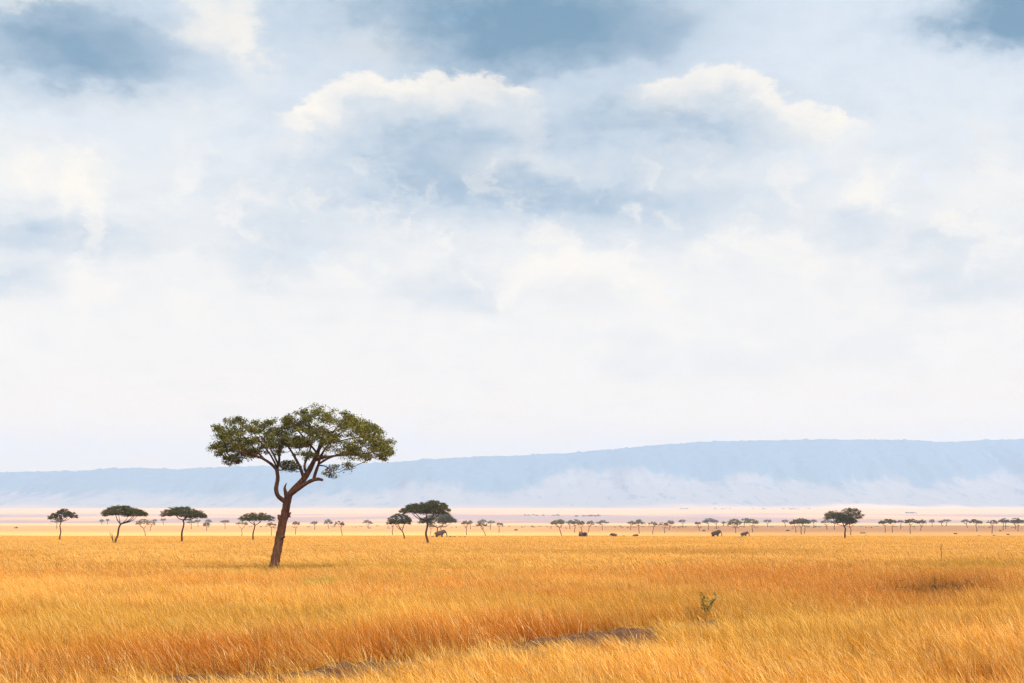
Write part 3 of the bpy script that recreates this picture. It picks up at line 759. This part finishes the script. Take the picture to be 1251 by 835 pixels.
def soil_bank():
    P = spline(BANK, 40)
    n = len(P); tan = np.gradient(P, axis=0); tan /= np.linalg.norm(tan, axis=1)[:, None]; nor = np.stack([-tan[:, 1], tan[:, 0]], 1)
    cs = np.linspace(-2.6, 1.5, 56)
    V = np.zeros((n, len(cs), 3)); h = np.zeros((n, len(cs)))
    for j, c in enumerate(cs):
        q = P + nor * c; X, Y = q[:, 0], q[:, 1]
        al = np.arange(n) / (n - 1)
        lip = .25 * (0.55 + .9 * fbm(X / 1.6, Y / 1.6, 91, 2)) * sstep(.06, .14, al) * (1 - sstep(.90, 1, al))
        wig = (fbm(X / .9, Y / .9, 92, 3) - .5) * .8
        cc = c + wig
        hh = lip * sstep(-.55, -.05, cc) * (1 - sstep(.5, 1.35, c)) + .03
        hh += (fbm(X / .22, Y / .22, 93, 4) - .5) * .17 * sstep(-2.3, -1.2, c) * (1 - sstep(.8, 1.3, c))
        hh += np.maximum(0, fbm(X / .35, Y / .35, 95, 2) - .62) * .35 * sstep(-2.2, -1.2, c) * (1 - sstep(.5, 1., c))
        edge = np.minimum(sstep(-2.6, -1.9, c), 1 - sstep(1.1, 1.5, c))
        V[:, j, 0] = X; V[:, j, 1] = Y; V[:, j, 2] = gz(X, Y) + hh * edge - (1 - edge) * .12
    v = V.reshape(-1, 3); i = np.arange(n * len(cs)).reshape(n, len(cs))
    f = np.stack([i[:-1, :-1], i[1:, :-1], i[1:, 1:], i[:-1, 1:]], 2).reshape(-1, 4)
    m, k, out = new_mat('dark_soil')
    pos = k.node('ShaderNodeNewGeometry').outputs['Position']
    n1 = k.noise(pos, 3.0, 6., .7); n2 = k.noise(pos, 18., 4., .7)
    c = k.mix(k.rng(n1.outputs['Fac'], .35, .65), (.028, .014, .009), (.10, .052, .032))
    c = k.mix(k.m('MULTIPLY', n2.outputs['Fac'], .5), c, (.17, .088, .045))
    p = k.node('ShaderNodeBsdfPrincipled'); k.put(p.inputs['Base Color'], c); p.inputs['Roughness'].default_value = 1.; p.inputs['Specular IOR Level'].default_value = 0.
    bu = k.node('ShaderNodeBump'); bu.inputs['Strength'].default_value = .8; bu.inputs['Distance'].default_value = .03
    k.l.new(n2.outputs['Fac'], bu.inputs['Height']); k.l.new(bu.outputs[0], p.inputs['Normal'])
    k.l.new(p.outputs[0], out.inputs['Surface'])
    o = mesh_obj('soil_bank', v, f, m, smooth=True); o['kind'] = 'structure'
soil_bank()

# ------------------------------------------------------------------ grass
def mat_grass():
    m, k, out = new_mat('dry_grass')
    h = k.attr('h').outputs['Fac']; rnd = k.attr('rnd').outputs['Fac']; head = k.attr('head').outputs['Fac']
    tv = k.attr('tint', 'INSTANCER').outputs['Vector']
    sx = k.node('ShaderNodeSeparateXYZ'); k.l.new(tv, sx.inputs[0]); russet, olive, val = sx.outputs
    root = k.mix(russet, (.34, .125, .014), (.19, .045, .005))
    midc = k.mix(russet, (.69, .285, .028), (.46, .12, .009))
    tip = k.mix(russet, (.81, .425, .064), (.58, .185, .018))
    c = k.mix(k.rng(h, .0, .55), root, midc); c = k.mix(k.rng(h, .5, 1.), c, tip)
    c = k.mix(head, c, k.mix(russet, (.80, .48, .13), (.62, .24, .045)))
    c = k.mix(k.rng(rnd, .90, .93), c, (.62, .45, .20)); c = k.mix(k.rng(rnd, .05, .03), c, (.36, .19, .07))
    c = k.mix(k.m('MULTIPLY', olive, .8), c, (.46, .27, .028))
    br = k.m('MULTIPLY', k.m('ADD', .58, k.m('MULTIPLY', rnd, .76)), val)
    sc = k.node('ShaderNodeVectorMath', operation='SCALE'); k.l.new(c, sc.inputs[0]); k.put(sc.inputs['Scale'], br)
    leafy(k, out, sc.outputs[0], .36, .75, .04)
    return m
GRASS = mat_grass()

def tuft(rng, n, rad, h0, h1, w, lean=.42, spread=.18, head_p=.35, segs=4, clumpy=True):
    V = []; Fc = []; H = []; Rn = []; Hd = []; b = 0
    sub = rng.normal(size=(max(1, n // 9), 2)) * rad * .55
    for i in range(n):
        if clumpy:
            c = sub[rng.integers(len(sub))]; r = c + rng.normal(size=2) * rad * .12
        else:
            a = rng.uniform(0, 6.283); q = rad * math.sqrt(rng.random()); r = np.array([math.cos(a) * q, math.sin(a) * q])
        h = rng.uniform(h0, h1) * (1.3 if rng.random() < .05 else 1.); ln = np.array([-lean, -.05]) * h * rng.uniform(.45, 1.3) + rng.normal(size=2) * spread * h
        az = rng.normal() * .6; sd = np.array([math.cos(az), math.sin(az), 0])
        hd = rng.random() < head_p; rn = rng.random(); ww = w * rng.uniform(.6, 1.3)
        ts = [0, .3, .62, .84, 1.] if segs == 4 else [0, .5, 1.]
        ws = ([.9, .8, .55, 1.15, .25] if hd else [1., .9, .65, .4, .06]) if segs == 4 else [1., .8, .2]
        for t, q in zip(ts, ws):
            p = np.array([r[0] + ln[0] * t ** 1.7, r[1] + ln[1] * t ** 1.7, h * (t - .10 * t * t) - .03])
            V += [p - sd * ww * q * .5, p + sd * ww * q * .5]; H += [t, t]; Rn += [rn, rn]; hv = 1. if (hd and t > .8) else 0.; Hd += [hv, hv]
        for j in range(len(ts) - 1): Fc.append((b + 2 * j, b + 2 * j + 1, b + 2 * j + 3, b + 2 * j + 2))
        b += 2 * len(ts)
    return V, Fc, H, Rn, Hd

def proto_collection(name, count, **kw):
    col = bpy.data.collections.new(name)
    rng = np.random.default_rng(abs(hash(name)) % 1000 if False else sum(map(ord, name)))
    for i in range(count):
        V, Fc, H, Rn, Hd = tuft(rng, **kw)
        o = mesh_obj('grass_blades', V, Fc, GRASS, attrs={'h': H, 'rnd': Rn, 'head': Hd}, link=False)
        col.objects.link(o)
    return col

def scatter(name, pts, rot, scl, idx, tint, col):
    me = bpy.data.meshes.new(name); me.vertices.add(len(pts)); me.vertices.foreach_set('co', np.asarray(pts, np.float32).ravel())
    def at(n, typ, data, key):
        a = me.attributes.new(n, typ, 'POINT'); a.data.foreach_set(key, np.asarray(data).ravel())
    at('rot', 'FLOAT_VECTOR', rot.astype(np.float32), 'vector'); at('scl', 'FLOAT_VECTOR', scl.astype(np.float32), 'vector')
    at('idx', 'INT', idx.astype(np.int32), 'value'); at('tint', 'FLOAT_VECTOR', tint.astype(np.float32), 'vector')
    me.materials.append(GRASS)
    o = bpy.data.objects.new(name, me); C.objects.link(o); o['kind'] = 'stuff'
    ng = bpy.data.node_groups.new(name + '_scatter', 'GeometryNodeTree')
    ng.interface.new_socket('Geometry', in_out='INPUT', socket_type='NodeSocketGeometry'); ng.interface.new_socket('Geometry', in_out='OUTPUT', socket_type='NodeSocketGeometry')
    n = ng.nodes; L = ng.links
    gi = n.new('NodeGroupInput'); go = n.new('NodeGroupOutput'); iop = n.new('GeometryNodeInstanceOnPoints'); ci = n.new('GeometryNodeCollectionInfo')
    ci.inputs['Collection'].default_value = col; ci.inputs['Separate Children'].default_value = True; ci.inputs['Reset Children'].default_value = True
    def na(nm, typ):
        d = n.new('GeometryNodeInputNamedAttribute'); d.data_type = typ; d.inputs['Name'].default_value = nm; return d.outputs[0]
    L.new(gi.outputs[0], iop.inputs['Points']); L.new(ci.outputs[0], iop.inputs['Instance']); iop.inputs['Pick Instance'].default_value = True
    L.new(na('idx', 'INT'), iop.inputs['Instance Index']); L.new(na('rot', 'FLOAT_VECTOR'), iop.inputs['Rotation']); L.new(na('scl', 'FLOAT_VECTOR'), iop.inputs['Scale'])
    L.new(iop.outputs[0], go.inputs[0])
    md = o.modifiers.new('scatter', 'NODES'); md.node_group = ng
    return o

# patches of russet and olive grass, the darkest painting in a shaded hollow: (photo px centre, radii, russet, olive, value)
PATCH = [(1060, 722, 130, 22, .9, 0, .92), (930, 702, 170, 14, .75, 0, .95), (1180, 712, 90, 16, .8, 0, .85), (1150, 716, 42, 8, .9, .2, .62), (270, 790, 110, 18, .85, 0, .9), (520, 785, 130, 16, .7, .1, .9), (700, 768, 120, 14, .75, 0, .95),
         (60, 815, 120, 22, .7, 0, .85), (430, 692, 190, 6, .1, .6, .95), (1190, 690, 90, 7, .3, .75, .85), (800, 672, 260, 4, .35, .35, .9), (100, 700, 140, 7, .45, 0, .97), (1220, 820, 80, 22, .6, 0, .9), (180, 690, 160, 5, .35, .2, .95), (900, 745, 90, 14, .45, .35, .93)]
def tints(X, Y, rng):
    py = HY + (CAM_H - .55) * F / Y; px = CX + F * X / Y
    n1 = fbm(X / 9., Y / 14., 201, 3); n2 = fbm(X / 3., Y / 4., 207, 3); n3 = fbm(X / 14., Y / 24., 213, 3)
    rus = .06 + .50 * sstep(.47, .72, n1 * .6 + n2 * .4) ; oli = .38 * sstep(.56, .74, n3); val = 1. + .55 * (n2 - .5) + .10 * (rng.random(len(X)) - .5)
    for (cx, cy, rx, ry, ru, ol, va) in PATCH:
        w = np.exp(-((px - cx) / rx) ** 2 - ((py - cy) / ry) ** 2)
        rus = rus * (1 - w) + ru * w; oli = oli * (1 - w) + ol * w; val = val * (1 - w) + va * w
    far = sstep(110, 330, Y); rus *= 1 - .85 * far; oli *= 1 - .7 * far; val *= 1 + .02 * far
    return np.clip(np.stack([rus, oli, val], 1), 0, 1.4)

def grass():
    rng = np.random.default_rng(77)
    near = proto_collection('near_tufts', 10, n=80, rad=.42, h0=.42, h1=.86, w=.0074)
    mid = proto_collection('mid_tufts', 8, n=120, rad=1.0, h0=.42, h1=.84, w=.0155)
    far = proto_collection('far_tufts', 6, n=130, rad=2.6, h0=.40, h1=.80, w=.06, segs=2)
    def zone(y0, y1, dens, half):
        ymid = []
        n = int(dens * half * (y1 * y1 - y0 * y0)); u = rng.random(n)
        Y = np.sqrt(y0 * y0 + u * (y1 * y1 - y0 * y0)); X = rng.uniform(-1, 1, n) * Y * half
        return X, Y
    # near
    X, Y = zone(20, 82, 5.0, .50)
    al, s = bank_coords(X, Y)
    act = sstep(.08, .17, al) * (1 - sstep(.90, .99, al))
    bare = act * sstep(-1.7, -.9, s) * (1 - sstep(.15, .55, s))
    gap = fbm(X / 1.5, Y / 1.5, 301, 2)
    stretch = np.interp(al, [.10, .14, .31, .34, .42, .45, .90, .95], [0, 1, 1, .45, .45, 1, 1, 0])
    keep = rng.random(len(X)) > bare * (.48 + .46 * sstep(.38, .56, gap)) * (.2 + .8 * stretch)
    thin = sstep(.60, .78, fbm(X / 2.2, Y / 3.4, 305, 3))
    keep &= rng.random(len(X)) > thin * .75
    X, Y, s, act = X[keep], Y[keep], s[keep], act[keep]
    hs = .60 + .85 * fbm(X / 2.6, Y / 3.4, 311, 3) + .12 * (rng.random(len(X)) - .5)
    front = act * sstep(-7, -2.5, s) * (1 - sstep(.2, .8, s)); back = act * sstep(.3, 1., s) * (1 - sstep(3, 9, s))
    hs *= 1 - .26 * front; hs *= 1 + .12 * back
    t = tints(X, Y, rng)
    t[:, 0] = np.clip(t[:, 0] - .5 * front + .35 * back, 0, 1); t[:, 2] *= 1 + .06 * front
    def put(name, X, Y, hs, t, col, count, tilt=1.):
        n = len(X); pts = np.stack([X, Y, gz(X, Y)], 1)
        rot = np.stack([tilt * rng.normal(size=n) * .09, tilt * (rng.normal(size=n) * .13 - .16 * (fbm(X / 5., Y / 7., 401, 2) - .5) * 2), rng.normal(size=n) * .6], 1)
        w = rng.uniform(.85, 1.2, n); scl = np.stack([w, w, hs], 1)
        return scatter(name, pts, rot, scl, rng.integers(0, count, n), t, col)
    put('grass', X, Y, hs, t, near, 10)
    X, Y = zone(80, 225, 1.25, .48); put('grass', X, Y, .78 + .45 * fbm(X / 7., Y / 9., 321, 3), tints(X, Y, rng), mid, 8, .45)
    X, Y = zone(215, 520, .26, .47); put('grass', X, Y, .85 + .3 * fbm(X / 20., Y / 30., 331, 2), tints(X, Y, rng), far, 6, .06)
grass()

# ------------------------------------------------------------------ green shrub, grass tuft, stalk, twigs for a shaded hollow
def green_shrub():
    rng = np.random.default_rng(3)
    m, k, out = new_mat('shrub_leaf'); leafy(k, out, k.mix(k.attr('tone').outputs['Fac'], (.085, .075, .012), (.22, .185, .034)), .3, .5, .3)
    for (px, py, h, n, lab) in ((862.5, 769, 1.02, 5, 'leafy green sapling poking out of the grass by the soil bank'), (842.5, 767, .55, 3, 'small green sprig in the grass left of the leafy sapling')):
        x, y, z = ground_pt(px, py)
        o = thing('green_shrub', lab, 'shrub', (x, y, z + .1), 'young green shrubs by the soil bank')
        st = MB(); V = []; Fc = []; tn = []
        for i in range(n):
            e = np.array([rng.uniform(-.18, .30) * h, rng.uniform(-.2, .2) * h, h * rng.uniform(.68, 1.)])
            if i == 0: e = np.array([-.10 * h, 0, h])
            if i == 1: e = np.array([.30 * h, 0, h * .92])
            p = spline([(rng.normal() * .02, rng.normal() * .02, -.1), tuple(e * np.array([.35, .35, .5])), tuple(e)], 6)
            st.tube(p, np.linspace(.012, .004, len(p)), 5)
            for q in np.linspace(.45, 1, 9):
                c = p[int(q * (len(p) - 1))]
                for _ in range(2):
                    a = rng.normal(size=3); a[2] = abs(a[2]) * .6 + .2; a /= np.linalg.norm(a); b = np.cross(a, rng.normal(size=3)); b /= np.linalg.norm(b)
                    L = rng.uniform(.09, .15); W_ = L * .5; base = len(V)
                    V += [c, c + a * L * .35 + b * W_ * .5, c + a * L * .75 + b * W_ * .42, c + a * L, c + a * L * .75 - b * W_ * .42, c + a * L * .35 - b * W_ * .5]
                    Fc.append(tuple(range(base, base + 6))); tn += [rng.random()] * 6
        st.obj('stem', BARK_FAR, o); mesh_obj('leaves', V, Fc, m, o, attrs={'tone': tn})
green_shrub()

def green_tuft():
    rng = np.random.default_rng(6); x, y, z = ground_pt(398, 727)
    m, k, out = new_mat('green_grass'); leafy(k, out, k.mix(k.attr('h').outputs['Fac'], (.19, .19, .02), (.32, .33, .05)), .3, .6, .2)
    V, Fc, H, Rn, Hd = tuft(rng, 150, .55, .7, 1.2, .02, .2, .32, 0)
    o = mesh_obj('grass_tuft', V, Fc, m, attrs={'h': H}); o.location = (x, y, z)
    tag(o, 'yellow-green grass tuft in the golden grass right of the tallest tree', 'grass tuft')
green_tuft()

def dry_stalk():
    x, y, z = ground_pt(1150, 694); mb = MB(); rng = np.random.default_rng(9)
    mb.tube(spline([(0, 0, -.1), (.02, 0, .8), (-.01, 0, 1.75)], 5), np.linspace(.024, .012, 11), 5, rng, .2)
    for h, s in ((.9, 1), (1.25, -1), (1.5, 1)): mb.tube(spline([(0, 0, h), (.06 * s, .02, h + .12), (.09 * s, .02, h + .28)], 3), np.linspace(.014, .01, 7), 4)
    o = mb.obj('dry_stalk', BARK_FAR); o.location = (x, y, z); tag(o, 'thin dry weed stalk rising above the grass at the right', 'stalk')
dry_stalk()

def hollow_twigs():  # dark twigs put in to stand for a shaded hollow
    rng = np.random.default_rng(12); x, y, z = ground_pt(1150, 737)
    mb = MB(); wood = mat_bark('dead_wood', (.085, .036, .014), (.20, .09, .034), 8.)
    for i in range(140):
        bx = rng.normal() * .8; e = np.array([bx + rng.normal() * .5, rng.normal() * .5, rng.uniform(.35, .95)])
        p = spline([(bx, rng.normal() * .3, -.05), tuple(e * np.array([1, 1, .5]) + rng.normal(size=3) * .07), tuple(e)], 4)
        mb.tube(p, np.linspace(.028, .008, len(p)), 4)
        for _ in range(2):
            q = p[rng.integers(3, len(p))]; mb.tube(np.array([q, q + rng.normal(size=3) * .09 + [0, 0, .05], q + rng.normal(size=3) * .17 + [0, 0, .12]]), [.012, .009, .006], 3)
    o = mb.obj('hollow_twigs', wood); o.location = (x, y, z); tag(o, 'dark twigs added to stand for a shaded hollow in the russet grass', 'dead shrub')
hollow_twigs()

# ------------------------------------------------------------------ haze
def haze():
    x0, x1, y0, y1, z0, z1 = -6100, 6100, -1300, 10400, float(CAM_H - 5.4) - 1.0, 560.
    v = [(x, y, z) for z in (z0, z1) for y in (y0, y1) for x in (x0, x1)]
    f = [(0, 2, 3, 1), (4, 5, 7, 6), (0, 1, 5, 4), (2, 6, 7, 3), (0, 4, 6, 2), (1, 3, 7, 5)]
    m, k, out = new_mat('haze_air')
    p = k.node('ShaderNodeVolumePrincipled'); p.inputs['Color'].default_value = (.53, .70, 1., 1); p.inputs['Density'].default_value = 1.2e-4
    p.inputs['Anisotropy'].default_value = .1
    k.l.new(p.outputs[0], out.inputs['Volume'])
    o = mesh_obj('haze', v, f, m); o['kind'] = 'stuff'
haze()

# ------------------------------------------------------------------ sky, sun
SUN_EL, SUN_AZ = 54., 142.     # azimuth clockwise from the view direction (+Y)
def world():
    w = bpy.data.worlds.new('World'); SC.world = w; w.use_nodes = True; w.node_tree.nodes.clear()
    k = NT(w.node_tree); out = k.node('ShaderNodeOutputWorld'); bg = k.node('ShaderNodeBackground')
    STR = .1; bg.inputs['Strength'].default_value = STR
    sky = k.node('ShaderNodeTexSky', sky_type='NISHITA'); sky.sun_disc = False; sky.sun_elevation = R(SUN_EL); sky.sun_rotation = R(SUN_AZ)
    sky.dust_density = 2.; sky.air_density = 1.
    d = k.node('ShaderNodeTexCoord').outputs['Generated']; d = k.vm('NORMALIZE', d)
    sx = k.node('ShaderNodeSeparateXYZ'); k.l.new(d, sx.inputs[0]); dx, dy, dz = sx.outputs
    U = k.m('MULTIPLY', k.m('ARCTAN2', dx, dy), F); V = k.m('MULTIPLY', k.m('ARCSINE', dz), F)
    def conv(px, py):
        u = (px - CX) / F; v = (HY - py) / F; return math.atan(u) * F, math.atan(v / math.hypot(1, u)) * F
    cb = k.node('ShaderNodeCombineXYZ'); k.l.new(U, cb.inputs[0]); k.l.new(k.m('MULTIPLY', V, 1.7), cb.inputs[1]); P0 = cb.outputs[0]
    n1 = k.noise(P0, 1 / 150., 6., .60); n2 = k.noise(P0, 1 / 42., 4., .62)
    w1 = k.vm('MULTIPLY', k.vm('SUBTRACT', n1.outputs['Color'], (.5, .5, .5)), (150., 78., 0.))
    w2 = k.vm('MULTIPLY', k.vm('SUBTRACT', n2.outputs['Color'], (.5, .5, .5)), (52., 40., 0.))
    cu = k.node('ShaderNodeCombineXYZ'); k.l.new(U, cu.inputs[0]); k.l.new(V, cu.inputs[1])
    n4 = k.noise(P0, 1 / 13., 4., .65); w3 = k.vm('MULTIPLY', k.vm('SUBTRACT', n4.outputs['Color'], (.5, .5, .5)), (14., 13., 0.))
    P = k.vm('ADD', k.vm('ADD', k.vm('ADD', cu.outputs[0], w1), w2), w3)
    ps = k.node('ShaderNodeSeparateXYZ'); k.l.new(P, ps.inputs[0]); PU, PV = ps.outputs[0], ps.outputs[1]
    def blob(px, py, rx, ry, amt, hard=0.):
        cx, cy = conv(px, py)
        q = k.vm('MULTIPLY', k.vm('SUBTRACT', P, (cx, cy, 0)), (1. / rx, 1. / ry, 0))
        return k.rng(k.vm('LENGTH', q), 1.25, hard, 0., amt)
    def total(lst):
        s = None
        for b in lst:
            v = blob(*b); s = v if s is None else k.m('ADD', s, v)
        return s
    dark1 = total([(90, 58, 250, 78, .70), (100, 66, 130, 44, .22), (615, 14, 330, 104, .85), (620, 195, 340, 110, .12), (690, 50, 170, 60, .40), (1245, 18, 110, 52, 1.15), (520, 172, 210, 74, .42), (835, 150, 200, 54, .48),
                   (710, 245, 290, 58, .48), (60, 285, 150, 34, .40), (15, 335, 70, 24, .36), (350, 300, 120, 50, .26), (560, 348, 110, 28, .24), (400, 235, 170, 45, .20),
                   (1040, 270, 80, 28, .22), (1150, 300, 80, 38, .22), (1190, 345, 110, 30, .18), (860, 440, 180, 36, .09), (1130, 30, 90, 30, .25), (710, 358, 70, 20, .16)])
    br = total([(40, 212, 120, 40, .75), (275, 30, 55, 50, .8), (450, 62, 80, 26, .4), (312, 65, 26, 60, .6), (180, 130, 140, 26, .3), (425, 340, 42, 12, .6), (690, 335, 110, 34, .55), (640, 198, 120, 22, .45), (860, 215, 110, 24, .4),
                (1225, 228, 80, 34, .6), (1050, 235, 60, 20, .4), (1150, 268, 70, 30, .4), (1100, 205, 60, 24, .4), (270, 342, 50, 16, .3), (560, 395, 60, 16, .25), (30, 430, 70, 20, .3), (900, 410, 90, 26, .3), (50, 8, 60, 10, .5)])
    def ridge(pts, fade, depth, amt):
        q = [conv(*p) for p in pts]
        fc = k.node('ShaderNodeFloatCurve'); cv = fc.mapping.curves[0]
        X = [(a + 700) / 1400 for a, b in q]; Yv = [b / 800 for a, b in q]
        pl = [(0., Yv[0])] + list(zip(X, Yv)) + [(1., Yv[-1])]
        cv.points[0].location = pl[0]; cv.points[1].location = pl[-1]
        for p in pl[1:-1]: cv.points.new(*p)
        fc.mapping.update()
        k.put(fc.inputs['Value'], k.m('DIVIDE', k.m('ADD', PU, 700.), 1400.))
        dv = k.m('SUBTRACT', k.m('MULTIPLY', fc.outputs[0], 800.), PV)
        b = k.m('MULTIPLY', k.rng(dv, -5., 9.), k.rng(dv, depth, -4., 0., 1., False))
        x0, x1 = q[0][0], q[-1][0]
        b = k.m('MULTIPLY', b, k.m('MULTIPLY', k.rng(PU, x0 - fade * .2, x0 + fade), k.rng(PU, x1 + fade * .2, x1 - fade)))
        return k.m('MULTIPLY', b, amt)
    r1 = ridge([(320, 150), (370, 118), (430, 100), (500, 92), (560, 82), (610, 92), (660, 112)], 40, 62, 1.2)
    r2 = ridge([(770, 105), (830, 90), (900, 84), (960, 108), (1010, 128), (1060, 160)], 36, 58, 1.2)
    r3 = ridge([(570, 345), (640, 325), (700, 312), (770, 318), (850, 330)], 50, 80, .6)
    bright = k.m('ADD', k.m('ADD', br, r1), k.m('ADD', r2, r3), clamp=True)
    st = k.node('ShaderNodeCombineXYZ'); k.l.new(U, st.inputs[0]); k.l.new(k.m('MULTIPLY', V, 3.2), st.inputs[1])
    n3 = k.noise(st.outputs[0], 1 / 190., 7., .62)
    fine = k.m('ADD', k.m('MULTIPLY', k.m('SUBTRACT', n3.outputs['Fac'], .5), 1.1), k.m('MULTIPLY', k.m('SUBTRACT', n2.outputs['Fac'], .5), .7))
    fade = k.rng(V, 60., 420.)
    # cloud colours as seen (linear), fading to milky white towards the horizon
    base = k.mix(k.rng(V, 60., 620.), (1.10, .965, .75), (.72, .785, .835))
    base = k.mix(k.rng(V, 230., 20.), base, (1.19, .95, .52))
    base = k.mix(k.rng(V, 700., 1600.), base, (.92, .94, .97))  # overhead sky, out of view, brightened to light the grass
    dk = k.m('ADD', dark1, k.m('MULTIPLY', fine, k.m('ADD', .06, k.m('MULTIPLY', fade, .42))))
    dk = k.m('ADD', dk, k.m('MULTIPLY', k.rng(n3.outputs['Fac'], .50, .36), .10))
    dk = k.m('MULTIPLY', dk, k.rng(V, 10., 200.), clamp=True)
    col = k.mix(k.rng(dk, 0., .56, 0., 1., False), base, (.42, .53, .61))
    col = k.mix(k.rng(dk, .42, 1.05, 0., 1., False), col, (.075, .225, .34))
    n5 = k.noise(P, 1 / 60., 6., .6)
    crisp = k.rng(k.m('ADD', bright, k.m('MULTIPLY', k.m('SUBTRACT', n5.outputs['Fac'], .5), 1.6)), .34, .66)
    crisp = k.m('MULTIPLY', crisp, k.rng(bright, .02, .35))
    wisp = k.m('MULTIPLY', k.rng(n5.outputs['Fac'], .50, .66), k.m('MULTIPLY', k.rng(V, 20., 150.), k.rng(V, 520., 330.)))
    bb = k.m('MULTIPLY', bright, k.m('ADD', .15, k.m('ADD', k.m('MULTIPLY', crisp, .22), k.m('MULTIPLY', n5.outputs['Fac'], 1.05))))
    bb = k.m('ADD', bb, k.m('MULTIPLY', wisp, .6), clamp=True)
    col = k.mix(k.m('MULTIPLY', bb, .9), col, (1.10, .985, .80))
    K = 1 / (STR * 2 ** EXPO)
    sc = k.node('ShaderNodeVectorMath', operation='SCALE'); k.l.new(col, sc.inputs[0]); sc.inputs['Scale'].default_value = K * SKY_GAIN
    cover = k.m('SUBTRACT', .95, k.m('MULTIPLY', k.rng(n1.outputs['Fac'], .62, .75), k.m('MULTIPLY', fade, .18)))
    k.l.new(k.mix(cover, sky.outputs[0], sc.outputs[0]), bg.inputs['Color'])
    k.l.new(bg.outputs[0], out.inputs['Surface'])
    w.cycles.sampling_method = 'MANUAL'; w.cycles.sample_map_resolution = 256
SKY_GAIN = 1.0
world()
sl = bpy.data.lights.new('sun', 'SUN'); sl.energy = 2.0; sl.angle = R(12); sl.color = (1., .94, .85)
so = bpy.data.objects.new('sun', sl); C.objects.link(so)
sd = Vector((math.sin(R(SUN_AZ)) * math.cos(R(SUN_EL)), math.cos(R(SUN_AZ)) * math.cos(R(SUN_EL)), math.sin(R(SUN_EL))))
so.rotation_euler = (-sd).to_track_quat('-Z', 'Y').to_euler()

# ------------------------------------------------------------------ camera
cd = bpy.data.cameras.new('camera'); cam = bpy.data.objects.new('camera', cd); C.objects.link(cam)
cd.sensor_width = 36; cd.lens = F * 36 / 1251; cd.shift_y = (HY - 417.5) / 1251
cd.clip_start = .1; cd.clip_end = 40000
cam.location = (0, 0, CAM_H); cam.rotation_euler = (R(90), 0, 0)
SC.camera = cam
SC.view_settings.view_transform = 'Standard'; SC.view_settings.look = 'None'; SC.view_settings.exposure = EXPO; SC.view_settings.gamma = 1.
SC.view_settings.use_curve_mapping = False
cy = SC.cycles
cy.use_denoising = True; cy.denoiser = 'OPENIMAGEDENOISE'; cy.denoising_input_passes = 'RGB_ALBEDO_NORMAL'; cy.denoising_prefilter = 'NONE'
cy.max_bounces = 5; cy.diffuse_bounces = 3; cy.glossy_bounces = 2; cy.transmission_bounces = 3; cy.volume_bounces = 1; cy.transparent_max_bounces = 4
cy.use_adaptive_sampling = True; cy.adaptive_threshold = .015
SC.render.film_transparent = False
